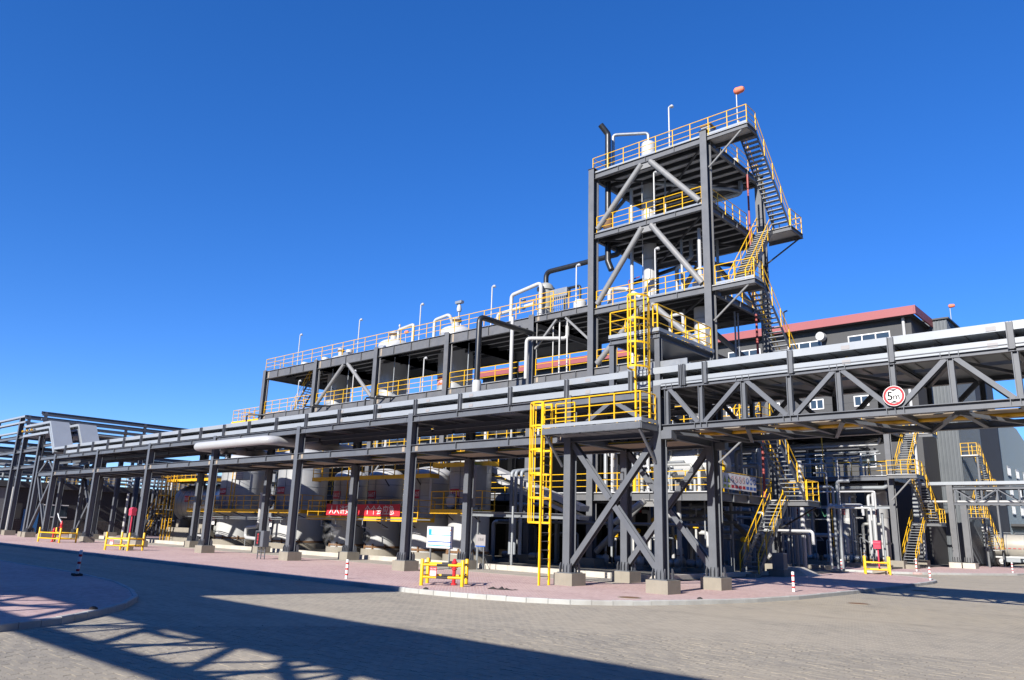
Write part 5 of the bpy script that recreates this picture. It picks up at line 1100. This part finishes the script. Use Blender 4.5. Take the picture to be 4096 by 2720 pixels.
t = solid('ramp', MB().add([(-.4, 18.4, 0), (1.6, 18.4, 0), (1.6, 20.4, 0), (-.4, 20.4, 0), (-.4, 18.9, .4), (.8, 18.9, .4), (.8, 20.0, .4), (-.4, 20.0, .4)], [(0, 3, 2, 1), (4, 5, 6, 7), (0, 1, 5, 4), (1, 2, 6, 5), (2, 3, 7, 6), (3, 0, 4, 7)]), 'concrete_pale', 'sloped concrete block at the foot of the tower stair', 'block')

# ================================================================ buildings behind
def clad_wall(parent, p0, p1, z0, z1, m, pitch=.3, dep=.035, name='cladding_sheet', per=1.8, ztop=None):
    """ribbed metal sheets from p0 to p1 (plan points); outside is on the right of travel"""
    a, b = Vector((p0[0], p0[1], 0)), Vector((p1[0], p1[1], 0)); L = (b - a).length; d = (b - a) / L; nr = Vector((d.y, -d.x, 0)); n = max(1, round(L / per))
    for i in range(n):
        s0, s1 = L * i / n, L * (i + 1) / n; k = max(1, round((s1 - s0) / pitch)); prof = []
        for j in range(k):
            w_ = (s1 - s0) / k; o = s0 + j * w_
            prof += [(o, 0), (o + w_ * .6, 0), (o + w_ * .68, dep), (o + w_ * .92, dep)]
        prof.append((s1, 0)); vs = []; fs = []
        for s, e in prof:
            p = a + d * s + nr * e; zt = z1 if ztop is None else ztop(p)
            vs += [(p.x, p.y, z0), (p.x, p.y, zt)]
        for j in range(len(prof) - 1): fs.append((2 * j, 2 * j + 2, 2 * j + 3, 2 * j + 1))
        part(name, MB().add(vs, fs), m, parent)
def window(parent, x0, x1, z0, z1, y, nx=2, frame='white', depth=.12):
    w_ = part('window', MB().box(x0, y - .02, z0, x1, y + .05, z1), 'glass', parent)
    for k in range(nx + 1):
        x = x0 + (x1 - x0) * k / nx; part('mullion', MB().box(x - .05, y - .06, z0, x + .05, y - .021, z1), frame, w_)
    for z in (z0, z1): part('frame_bar', MB().box(x0 - .05, y - .065, z - .05, x1 + .05, y - .022, z + .05), frame, w_)
    return w_
rb = thing('building', 'dark grey plant building with a red roof fascia behind the tower', 'building', (-35, 60, 0))
part('wall', MB().box(-55, 52.0, 0, -.5, 80, 22.0), 'wall_dark', rb)
rf = part('roof', MB().box(-55.3, 51.2, 22.0, -.1, 81, 22.12), 'steel_dark', rb); part('fascia', MB().box(-55.4, 51.0, 22.05, .05, 51.19, 22.85), 'fascia_red', rf); part('fascia', MB().box(.06, 51.0, 22.05, .2, 81, 22.85), 'fascia_red', rf)
for k in range(12): part('panel_joint', MB().box(-54.9, 51.985, 12 + k * .85, -.6, 51.996, 12.015 + k * .85), 'wall_black', rb) if k % 3 == 0 else None
window(rb, -6.1, -2.4, 20.2, 20.95, 51.99, 3); window(rb, -12.0, -8.7, 20.2, 20.95, 51.99, 3); window(rb, -18.5, -15, 20.2, 20.95, 51.99, 3); window(rb, -26, -22.5, 20.2, 20.95, 51.99, 3)
for x in (-10.15, -5.99, -14.5, -19, -25): window(rb, x, x + 1.25, 14.2, 15.1, 51.99, 2)
for x in (-10, -5.8, -14.5, -20): window(rb, x, x + 1.25, 8.5, 9.8, 51.99, 2)
part('vent_hood', MB().lathe([(.42, -.6), (.45, 0), (.3, .05)], (-8.5, 51.7, 21.2), 16, 'y'), 'white_paint', rb); part('downpipe', MB().tube([(-1.1, 51.8, 0), (-1.1, 51.8, 22.0)], .14, 10), 'white_paint', rb); part('vent_hood', MB().lathe([(.42, -.6), (.45, 0), (.3, .05)], (-29.5, 51.7, 16.4), 16, 'y'), 'white_paint', rb)
part('roof_vent', MB().tube([(-13.5, 55, 22.1), (-13.5, 55, 25.4), (-13.1, 55, 25.5)], .09, 8), 'pipe_black', rb)
windsock(1.2, 60, 22.0, 2.6, 'on the far dark building roof', 1.0)
ca = thing('building', 'dark ribbed metal clad block right of the far process unit', 'building', (-.3, 62, 0))
part('core', MB().box(-2.2, 57.05, 0, 1.35, 76, 22.6), 'wall_dark', ca); clad_wall(ca, (-2.2, 57.0), (1.4, 57.0), 0.2, 22.7, 'clad_dark'); clad_wall(ca, (1.4, 57.0), (1.4, 66.0), 0.2, 22.7, 'clad_dark')
part('roof', MB().box(-2.4, 56.8, 22.7, 1.6, 77, 22.85), 'steel_dark', ca)
pb = part('brick_base', MB().box(-3.2, 56.2, 0, -1.6, 56.95, 1.75), 'mortar', ca)
for r in range(9):
    for c in range(4): part('brick', MB().box(-3.2 + c * .4 + (.1 if r % 2 else 0) + .01, 56.17, .02 + r * .19, -2.82 + c * .4 + (.1 if r % 2 else 0), 56.199, .19 + r * .19), 'brick_black', pb)
for r in range(9):
    for c in range(2): part('brick', MB().box(-1.599, 56.25 + c * .36, .02 + r * .19, -1.57, 56.58 + c * .36, .19 + r * .19), 'brick_black', pb)
cb = thing('building', 'tall blue grey clad hall with rows of white windows at the right edge', 'building', (0, 95, 0))
part('core', MB().box(-30, 68.1, 0, .85, 120, 14.5), 'wall_dark', cb)
gz = lambda p: 16.2 - max(0, (p.y - 91)) * .22 if p.y > 91 else 16.2 - (91 - p.y) * .02
clad_wall(cb, (.9, 68), (.9, 120), 0.2, 16, 'clad_blue', per=4.0, pitch=.35, ztop=gz); clad_wall(cb, (-30, 68), (.9, 68), .2, 15.7, 'clad_blue', per=4)
part('roof', MB().box(-30, 67.9, 15.6, .88, 91, 15.75), 'steel_dark', cb)
part('downpipe', MB().tube([(1.1, 71.2, 0), (1.1, 71.2, 15.5)], .14, 8), 'white_paint', cb)
for y in (81.3, 86.6, 91.5):
    for z in (9.75, 7.55, 5.4):
        w_ = part('window', MB().box(.93, y, z, .96, y + 1.9, z + 1.0), 'glass', cb)
        for k in range(4): part('mullion', MB().box(.961, y + k * .6, z, .99, y + .1 + k * .6, z + 1.0), 'white', w_)
        for zz in (z, z + 1.0): part('frame_bar', MB().box(.962, y, zz - .05, .995, y + 1.9, zz + .05), 'white', w_)
part('canopy', MB().box(.95, 79.5, 4.0, 2.6, 96, 4.25), 'steel_dark', cb); part('doorway', MB().box(.93, 80.5, .2, .97, 95, 3.6), 'black', cb)
es = thing('escape_stair', 'yellow railed escape stair zig-zagging up the far blue hall', 'stair', (2.4, 59.6, 0))
for ya, yb, za, zb, x in ((57.6, 61.6, 9.7, 6.9, 2.5), (61.6, 57.6, 6.9, 4.2, 1.85), (57.6, 61.6, 4.2, 1.5, 2.5)):
    stair(es, (x, ya, za), (x, yb, zb), .6, 'steel_frame')
for y0, y1, z in ((56.2, 57.6, 9.7), (61.6, 63.0, 6.9), (56.2, 57.6, 4.2), (61.6, 63.0, 1.5)):
    part('landing', MB().box(1.5, y0, z - .1, 2.85, y1, z), 'deck', es); ye, yo = (y0, y1) if y0 < 60 else (y1, y0)
    railing(es, [(2.82, yo, z), (2.82, ye, z), (1.55, ye, z)], gap=.7)
for y in (56.4, 62.8): part('column', MB().bar((2.75, y, 0), (2.75, y, 9.6 if y < 60 else 6.8), .14, .14), 'steel_tower', es)
# small truss footbridge on the right
fb = thing('truss_bridge', 'small grey truss bridge on a pair of columns at the right edge', 'bridge', (6, 50, 0))
for x in (1.7, 2.6):
    c = h_column(fb, x, 49.9, .5, 6.7 if x < 2 else 5.0, 'steel_tower', .45, .5); part('pedestal', MB().box(x - .5, 49.3, 0, x + .48, 50.5, .42), 'concrete_pale', c)
    for k in (-.25, -.1, .1, .25): part('gusset', MB().box(x + k - .012, 49.35, .45, x + k + .012, 49.64, .85), 'steel_tower', c)
for y in (49.7, 51.2):
    for z in (6.35, 5.1): part('chord', MB().ibeam((1.95, y, z), (14, y, z), .16, .2), 'steel', fb)
    for k in range(9):
        x = 2.1 + k * 1.5; part('vertical', MB().bar((x, y, 5.2), (x, y, 6.25), .1, .1), 'steel', fb); part('diagonal', MB().bar((x, y, 6.25 if k % 2 == 0 else 5.2), (x + 1.5, y, 5.2 if k % 2 == 0 else 6.25), .1, .08), 'steel', fb)
part('cover_tray', MB().box(-1.4, 49.6, 6.62, 14, 51.3, 6.88), 'tray', fb); part('carried_pipe', MB().tube([(-1.2, 50.4, 5.3), (14, 50.4, 5.3)], .1, 10), 'white_clad', fb)
# tanker trailer
tk = thing('tanker_trailer', 'silver cylindrical road tanker trailer parked at the far right', 'tanker', (5, 68, 0))
part('tank', MB().lathe([(0, -5.6), (.7, -5.55), (1.0, -5.45), (1.08, -5.3), (1.08, 5.3), (1.0, 5.45), (0, 5.6)], (5.4, 68, 1.88), 36, 'x'), 'alu_tank', tk)
for k in range(7): part('band', MB().lathe([(1.085, -.03), (1.1, 0), (1.085, .03)], (.9 + k * 1.5, 68, 1.88), 36, 'x'), 'galv', tk)
for k in range(24): part('reflector', MB().box(.4 + k * .42, 66.905, 1.6, .65 + k * .42, 66.915, 1.65), 'red_paint', tk)
part('chassis', MB().box(.2, 67.1, .72, 10.6, 68.9, .9), 'deck', tk); part('side_tank', MB().box(2.0, 66.95, .35, 3.4, 67.4, .7), 'pipe_grey', tk); part('side_guard', MB().box(3.6, 67.0, .4, 8, 67.05, .6), 'galv', tk)
for k in range(3): part('top_rail', MB().tube([(.8 + k * 2.3, 67.6, 2.95), (.8 + k * 2.3, 67.6, 3.1), (2.8 + k * 2.3, 67.6, 3.1), (2.8 + k * 2.3, 67.6, 2.95)], .03, 6), 'galv', tk)
for x in (.75, 1.85, 9.2):
    for y in (67.25, 68.75):
        wh = part('wheel', MB().lathe([(.2, -.14), (.48, -.15), (.52, -.08), (.52, .08), (.48, .15), (.2, .14)], (x, y, .40), 24, 'y'), 'tyre', tk); part('rim', MB().lathe([(.27, -.16), (.2, -.1), (0, -.1)], (x, y, .40), 16, 'y'), 'deck', wh)
part('mudguard', MB().box(.15, 66.95, .95, 2.5, 67.55, 1.0), 'black', tk); part('landing_leg', MB().bar((7.4, 67.2, -.1), (7.4, 67.2, .8), .12, .12), 'deck', tk)
pipe('standpipe', 'white marker pipe standing left of the tanker', [(1.2, 62.5, 0), (1.2, 62.5, 4.3)], .09, 'white_paint', n=8)
t = thing('wall_tank', 'small white horizontal canister on a post left of the tanker', 'tank', (1.4, 62, 3.0)); part('shell', MB().lathe([(0, -.6), (.22, -.55), (.27, -.4), (.27, .4), (.22, .55), (0, .6)], (1.5, 62, 3.3), 18, 'x'), 'white_paint', t); part('post', MB().bar((1.5, 62.1, 0), (1.5, 62.1, 3.1), .1, .1), 'galv', t)
# ================================================================ left hand cross rack, warehouse and distance
lr = thing('pipe_rack', 'taller dark steel cross rack at the far left behind the long one', 'pipe rack', (-62, 10, 0))
LX = (-64.5, -60.0)
for x in LX:
    for y in (.6, 9.5, 18.5, 27.5, 36.5):
        c = h_column(lr, x, y, .45, 9.15, 'steel', .32, .4); part('pedestal', MB().box(x - .45, y - .45, 0, x + .45, y + .45, .42), 'concrete', c)
        part('tray_post', MB().ibeam((x, y, 9.15), (x, y, 10.95), .22, .22, up=(1, 0, 0)), 'steel', c)
    for z in (9.0, 7.6, 6.1): part('girder', MB().ibeam((x, .6, z), (x, 36.5, z), .2, .3), 'steel', lr)
    for k in range(3): part('cable_tray', MB().box(x - .12, .3, 9.75 + k * .42, x + .12, 37, 9.93 + k * .42), 'steel', lr)
    part('top_rail', MB().ibeam((x, .2, 10.85), (x, 37, 10.85), .2, .22), 'steel', lr)
for y in (.6, 9.5, 18.5, 27.5, 36.5):
    for z in (9.0, 7.6, 6.1): part('cross_beam', MB().ibeam((-64.4, y, z), (-60.1, y, z), .18, .28), 'steel', lr)
for k in range(6): part('line_pipe', MB().tube([(-63.8 + k * .6, .0, 9.35), (-63.8 + k * .6, 37, 9.35)], .09, 8), 'pipe_grey' if k % 2 else 'yellow_dull', lr)
part('walk_rail', MB().tube([(-60.3, 2, 10.3), (-60.3, 36, 10.3)], .03, 6), 'yellow', lr); part('walk_rail', MB().tube([(-60.3, 2, 9.7), (-60.3, 36, 9.7)], .03, 6), 'yellow', lr)
# westward branch of the cross rack towards the left picture edge
wr = thing('pipe_rack', 'pale capped steel rack leaving the left edge of the picture', 'pipe rack', (-72, 2, 0))
for x in (-66.5, -74, -82, -90):
    for y in (.6, 5.0): c = h_column(wr, x, y, .45, 10.9, 'steel', .32, .4); part('pedestal', MB().box(x - .45, y - .45, 0, x + .45, y + .45, .42), 'concrete', c)
for y in (.6, 5.0):
    for z in (9.0, 7.6, 6.1): part('girder', MB().ibeam((-92, y, z), (-64.7, y, z), .2, .3), 'steel', wr)
    for z in (10.85, 10.3): part('cap_tray', MB().box(-92, y - .2, z, -64.7, y + .2, z + .16), 'tray', wr)
for x in (-66.5, -74, -82, -90):
    for z in (9.0, 7.6, 6.1): part('cross_beam', MB().ibeam((x, .7, z), (x, 4.9, z), .18, .28), 'steel', wr)
# sloping trays dropping from the cross rack to the long rack
for k, (y0, y1, lab) in enumerate(((.2, 1.7, 'left pair of pale cable trays sloping down onto the long rack'), (2.5, 4.0, 'right pair of pale cable trays sloping down onto the long rack'))):
    t = thing('sloping_tray', lab, 'cable tray', (-56, y0, 8))
    for d in (0, -.45): part('slope', MB().extrude([(-.11, -.75), (.11, -.75), (.11, .75), (-.11, .75)], (-57.3, (y0 + y1) / 2, 9.85 + d), (-55.2, (y0 + y1) / 2, 7.45 + d * .9), up=(0, 1, 0)), 'tray', t)
    for d in (0, -.45, -.9): part('level_tray', MB().box(-64, y0, 9.72 + d, -57.35, y1, 9.92 + d), 'tray', t)
    part('run_out', MB().box(-55.3, y0, 7.3, -51.8, y1, 7.49), 'tray', t)
    for d in (0, -.45): part('hanger', MB().bar((-58.5, y0 + .1, 7.6), (-58.5, y0 + .1, 10.3), .06, .06), 'steel_dark', t) if d == 0 else None
# warehouse with dark brick base
wh = thing('building', 'low black warehouse with brick base and white downpipes behind the far left columns', 'building', (-80, 15, 0))
part('wall', MB().box(-100, -4, 0, -71.0, 60, 4.5), 'wall_black', wh); rf = part('roof', MB().box(-100.5, -4.5, 4.5, -70.6, 60.5, 5.1), 'wall_dark', wh)
part('panel', MB().box(-71.0, -4, 1.45, -70.9, 1.6, 4.4), 'wall_panel', wh)
part('brick_base', MB().box(-71.0, -4, 0, -70.95, 60, 1.45), 'mortar', wh)
cnt = 0
for r in range(7):
    y = -4 + (.35 if r % 2 else 0)
    while y < 24 and cnt < 290:
        part('brick', MB().box(-70.949, y + .012, .02 + r * .205, -70.90, y + .688, .205 + r * .205), 'brick_black', wh); y += .7; cnt += 1
for y in (2.1, 13.2, 24): part('downpipe', MB().tube([(-70.7, y, 0), (-70.7, y, 4.5)], .14, 10), 'white_paint', wh)
for y in (7.5, 9.6): part('wall_lamp', MB().lathe([(.32, -.25), (.32, .15), (.2, .3), (0, .33)], (-70.6, y + 2, 2.9), 14), 'white_paint', wh) if y < 8 else None
for y in (5.2, 16.5): w_ = part('window', MB().box(-70.94, y, 1.7, -70.88, y + 2.2, 2.9), 'glass', wh); part('frame_bar', MB().box(-70.885, y - .05, 2.85, -70.84, y + 2.25, 2.95), 'white', w_); part('frame_bar', MB().box(-70.885, y - .05, 1.65, -70.84, y + 2.25, 1.75), 'white', w_)
dr = part('door', MB().box(-70.9, 3.4, 0, -70.82, 4.8, 2.4), 'blue_equipment', wh)
for k in range(6): pipe('wall_riser', 'dark grey riser pipe in the bundle against the black warehouse', [(-69.6, 15.4 + k * .42, 0), (-69.6, 15.4 + k * .42, 7.6)], .12, 'steel', 'riser bundle at the warehouse', n=8)
for k, (y, w_, h, lab) in enumerate(((6.0, 2.6, 1.3, 'left white caged container on the warehouse roof'), (10.2, 2.6, 1.3, 'middle white caged container on the warehouse roof'), (19, 3, 1.2, 'right white caged container on the warehouse roof'))):
    t = thing('roof_container', lab, 'container', (-73.5, y, 5.1)); part('body', MB().box(-74.8, y, 5.12, -72.6, y + w_, 5.1 + h), 'white_paint', t)
    for j in range(6): part('cage_bar', MB().box(-72.59, y + j * w_ / 5 - .02, 5.12, -72.56, y + j * w_ / 5 + .02, 5.1 + h), 'galv', t)
    railing(t, [(-72.2, y - .6, 5.1), (-72.2, y + w_ + .6, 5.1)], gap=1.0)
RL = random.Random(4)
for k in range(22):
    y = -3 + k * 1.6 + RL.uniform(-.4, .4); h = RL.uniform(.8, 2.0); x = -73 - RL.uniform(0, 8)
    pipe('roof_pipe', 'upright pale pipe among the plant on the warehouse roof', [(x, y, 5.1), (x, y, 5.1 + h), (x, y + RL.uniform(.4, 1.4), 5.1 + h)], RL.uniform(.06, .16), RL.choice(['white_paint', 'galv', 'pipe_grey']), 'pale pipes on the warehouse roof', n=8)
for k in range(5):
    z = 5.6 + k * .45; pipe('roof_pipe', 'level pale pipe along the warehouse roof', [(-76 - k * .6, -4, z), (-76 - k * .6, 45, z)], .14, 'white_paint' if k % 2 else 'pipe_grey', 'level pipes along the warehouse roof', n=8)
for k in range(7): t = solid('roof_frame', MB().box(-78.2, -2 + k * 6, 5.1, -77.9, -1.7 + k * 6, 8.3), 'steel', 'dark post of the pipe bridge on the warehouse roof', 'post', 'posts on the warehouse roof')
t = thing('far_rack', 'distant dark steel rack above the warehouse roof', 'pipe rack', (-84, 20, 5))
for z in (8.3, 7.2): part('girder', MB().box(-78.4, -4, z, -77.7, 50, z + .3), 'steel', t)
# dark stair at the drum end
t = thing('stair_unit', 'dark steel stair with yellow rail left of the horizontal drum', 'stair', (-53, 8, 0)); stair(t, (-54.6, 8.2, .1), (-51.6, 8.2, 2.6), .8, 'steel_dark', 'steel_dark', 'yellow_dull'); part('landing', MB().box(-51.6, 7.7, 2.5, -50.9, 9.2, 2.6), 'steel_dark', t); part('column', MB().bar((-51.0, 9.0, 0), (-51.0, 9.0, 2.5), .15, .15), 'steel_dark', t)
# ================================================================ dense pipework under and behind the frame and tower
RK = random.Random(77); WG = ['white_paint', 'pipe_grey', 'galv', 'white_clad', 'pipe_grey', 'grey_vessel']
def clutter(n, x0, x1, y0, y1, z0, z1, name, lab, grp, rmax=.13):
    for k in range(n):
        x, y = RK.uniform(x0, x1), RK.uniform(y0, y1); za, zb = z0, RK.uniform(z0 + (z1 - z0) * .4, z1); r = RK.uniform(.035, rmax); m = RK.choice(WG); kind = RK.random()
        if kind < .45: pts = [(x, y, za), (x, y, zb), (x + RK.choice((-1, 1)) * RK.uniform(.4, 1.4), y, zb)]
        elif kind < .75: pts = [(x, y, za), (x, y, z1)]
        else:
            L = RK.uniform(1, 3.5); pts = [(x, y, zb), (x + L, y, zb), (x + L, y, zb - RK.uniform(.3, 1.0))]
        pipe(name, lab, pts, r, m, grp, n=8)
clutter(30, -8, -1, 13.6, 19, .05, 3.7, 'process_pipe', 'pipe in the dense pipework at ground level under the tower', 'ground pipework under the tower')
clutter(26, -8, -1, 13.4, 19, 4.05, 7.1, 'process_pipe', 'pipe in the dense pipework on the low tower floor', 'pipework on the low tower floor')
clutter(16, -8, -1, 13.4, 19, 7.45, 10.9, 'process_pipe', 'pipe in the dense pipework on the third tower floor', 'pipework on the third tower floor')
clutter(26, -43, -9, 13.4, 18, 7.45, 10.5, 'process_pipe', 'pipe standing behind the railing above the rack lower deck', 'pipework behind the rack', .11)
clutter(22, -26, -9, 12.0, 18, .05, 3.8, 'process_pipe', 'pipe in the dark undercroft behind the tanks', 'undercroft pipework')
clutter(16, -6, -.5, 22, 27, .05, 6.5, 'process_pipe', 'pipe standing behind the tower towards the far unit', 'pipes behind the tower')
clutter(26, -8, -1, 13.2, 15.5, 4.05, 6.9, 'branch_pipe', 'pale pipe near the front railing of the low tower floor', 'front pipework on the low tower floor', .16)
clutter(34, -9, -.8, 21, 36, .05, 7.5, 'yard_pipe', 'pale pipe in the crowded yard between tower and far unit', 'yard pipework behind the tower', .17)
clutter(22, -15, -.8, 40.8, 43.0, .15, 4.0, 'branch_pipe', 'pale pipe among the far pumps and tanks', 'pipework among the far pumps', .12)
for k in range(12):
    x, y = -8.5 + RK.random() * 7.4, 21 + RK.random() * 14; z = RK.choice((2.2, 3.1, 4.4, 5.2)); pipe('yard_header', 'level pale pipe crossing the yard behind the tower', [(x - 3, y, z), (x + 2.5, y, z), (x + 2.5, y, z - 1.2)], RK.uniform(.06, .14), RK.choice(WG), 'level yard pipes behind the tower', n=8)
for k in range(9):
    x = -8 + k * .85; t = thing('yellow_actuator', 'yellow actuator on a white stem under the low tower floor', 'valve', (x, 15 + k % 3, .05), 'yellow actuators under the tower'); part('stem', MB().tube([(x, 15 + k % 3, .05), (x, 15 + k % 3, 1.6 + .3 * (k % 4))], .06, 8), 'white_paint', t); part('actuator', MB().lathe([(.05, 0), (.16, .06), (.16, .22), (.05, .3)], (x, 15 + k % 3, 1.6 + .3 * (k % 4)), 12), 'yellow', t)
for k in range(10):
    x = -8 + k * .75; pump(x, 13.7 + (k % 3) * .9, .05, 'pump on the shaded floor under the tower', .9, RK.choice(['white_paint', 'galv', 'pipe_grey']), 'pumps under the tower')
for k in range(5): pump(-11.5 - k * 2.1, 12.2, .05, 'pump in the dark undercroft behind tank SB-6601', .9, RK.choice(['galv', 'pipe_grey']), 'pumps in the undercroft')
pipe('insulated_pipe', 'pale pipe dropping before the tower column and stepping right', [(-5.2, 11.0, 3.1), (-5.6, 11.0, 3.1), (-5.6, 11.0, 1.2)], .14, 'pipe_grey', n=12)
pipe('insulated_pipe', 'pale small bore pipe bending right of the dropping one', [(-5.4, 11.0, 2.0), (-4.6, 11.0, 2.0), (-4.6, 11.0, .8)], .08, 'pipe_grey', n=10)
pipe('insulated_pipe', 'cut white pipe end slanting upward under the rack', [(-5.2, 10.8, 2.4), (-3.6, 10.8, 3.4)], .16, 'pipe_grey', n=12)
pipe('insulated_pipe', 'level blue grey pipe along the front of the tower feet', [(-14, 11.6, 2.35), (-.9, 11.6, 2.35)], .08, 'steel', n=10)
for k, x in enumerate((-42, -38.5, -35, -31, -27.5, -24, -19, -16, -11)):
    t = thing('instrument', 'blue and white instrument head behind the railing above the rack', 'instrument', (x, 13.3, 7.4), 'instruments behind the rack'); part('stand', MB().bar((x, 13.3, 7.4), (x, 13.3, 8.1), .06, .06), 'galv', t); part('head', MB().box(x - .16, 13.15, 8.1, x + .16, 13.4, 8.45), 'blue_equipment' if k % 3 == 0 else 'white_paint', t)
for k in range(8):
    x = -7.6 + k * .9; t = thing('yellow_valve', 'yellow valve set on the low tower floor', 'valve', (x, 14.2, 4.05), 'yellow valves on the low tower floor'); part('body', MB().lathe([(.1, 4.05), (.1, 5.2), (.2, 5.25), (.2, 5.5), (.08, 5.6), (.08, 5.9), (0, 5.95)], (x, 14.2 + (k % 3) * .8, 0), 12), 'yellow' if k % 2 else 'white_paint', t); part('handwheel', MB().lathe([(.2, -.02), (.23, 0), (.2, .02)], (x, 14.2 + (k % 3) * .8, 6.0), 14), 'yellow', t)
for x, y, h, r, m, lab in ((-6.6, 22.0, 3.4, .5, 'white_paint', 'tall white upright vessel behind the tower'), (-4.2, 23.4, 2.4, .42, 'grey_vessel', 'short grey upright vessel behind the tower'), (-2.2, 22.6, 4.2, .45, 'tank_skin', 'tallest pale upright vessel behind the tower stair')):
    t = thing('process_vessel', lab, 'tank', (x, y, 0)); part('shell', MB().lathe([(r, .1), (r, h)] + dome(r, h, .25), (x, y, 0), 18), m, t)
hb = thing('building', 'low pale process hall glimpsed behind the long frame', 'building', (-40, 33, 0)); part('wall', MB().box(-75, 30, 0, -11, 38, 10.5), 'wall_panel', hb); part('roof', MB().box(-75.5, 29.6, 10.5, -10.6, 38.5, 10.8), 'steel_dark', hb)
for k in range(16): window(hb, -72 + k * 3.8, -70.4 + k * 3.8, 7.2, 8.4, 29.99, 2)
# plain rear wall closing the undercroft of the frame
t = thing('partition_wall', 'dark panelled partition wall behind the tanks under the frame', 'wall', (-26, 20.5, 0)); part('panel', MB().box(-44, 20.3, 0, -9, 20.5, 7.0), 'wall_black', t)
sp = part('sign_plate', MB().box(-10.8, 20.27, 3.2, -9.6, 20.295, 3.75), 'red_sign', t); part('lettering', text_mb('D-6601/2', .4, lambda u, v: (-10.2 + u, 20.262, 3.47 + v), 1.05), 'white', sp)

# ================================================================ out of view: bridge and canopy shading the road, added sky blockers
b2 = thing('truss_bridge', 'second truss bridge behind the viewer whose shadow crosses the road', 'bridge', (0, -27, 0))
BY0, BY1 = -27.5, -25.2
for y in (BY0, BY1):
    part('chord', MB().ibeam((-60, y, 5.35), (30, y, 5.35), .2, .3), 'steel', b2); part('chord', MB().ibeam((-60, y, 6.5), (30, y, 6.5), .2, .25), 'steel', b2)
    for k in range(30):
        x = -59 + k * 3.0
        part('diagonal', MB().bar((x, y, 6.4), (x + 1.5, y, 5.45), .13, .13), 'steel', b2); part('diagonal', MB().bar((x + 1.5, y, 5.45), (x + 3, y, 6.4), .13, .13), 'steel', b2); part('vertical', MB().bar((x, y, 5.4), (x, y, 6.4), .12, .12), 'steel', b2)
for k in range(31): part('cross_beam', MB().bar((-60 + k * 3, BY0, 5.35), (-60 + k * 3, BY1, 5.35), .14, .16), 'steel', b2)
part('cable_tray', MB().box(-60, BY0, 6.68, 30, BY1, 7.1), 'tray', b2)
for x in (-58, -40, -22, 28):
    for y in (BY0, BY1): part('column', MB().bar((x, y, ROADZ), (x, y, 5.2), .35, .35), 'steel', b2)
for k in range(14):
    x = -52 + k * 6.0; pts = [(x + 6.0 * i / 12, BY0 + .4 + .8 * (k % 2), 6.35 - .85 * math.sin(math.pi * i / 12)) for i in range(13)]
    part('hanging_cable', MB().tube(pts, .09, 8, er=0), 'pipe_black', b2)
for k in range(10): part('rod', MB().bar((-30 + k * 4.7, BY0, 5.4), (-27.2 + k * 4.7, BY1, 6.5), .07, .07), 'steel', b2)
b3 = thing('loading_canopy', 'high flat canopy behind the viewer shading the left of the road', 'canopy', (-40, -36, 0))
part('roof', MB().poly([(-120, -45), (-2.4, -45), (-1.1, -39.3), (1.5, -28.7), (-120, -28.2)], 12.1, 12.5), 'steel_dark', b3)
for x in range(-10, -110, -14):
    for y in (-31, -44): part('column', MB().bar((x, y, ROADZ), (x, y, 12.1), .4, .4), 'steel', b3)
for lab, x0, y0, x1, y1, h in (('long dark sky blocker added far behind the viewer', -170, -112, 150, -76, 22), ('dark sky blocker added off to the right of the view', 58, -60, 95, 10, 30), ('tall dark sky blocker added off to the right beyond the road', 34, 24, 75, 120, 30)):
    t = thing('building', lab, 'building', ((x0 + x1) / 2, (y0 + y1) / 2, 0)); part('wall', MB().box(x0, y0, -.3, x1, y1, h), 'wall_dark', t); part('roof', MB().box(x0 - .5, y0 - .5, h, x1 + .5, y1 + .5, h + .4), 'steel_dark', t)  # unseen hall-sized boxes, added to cut sky fill and deepen the shade
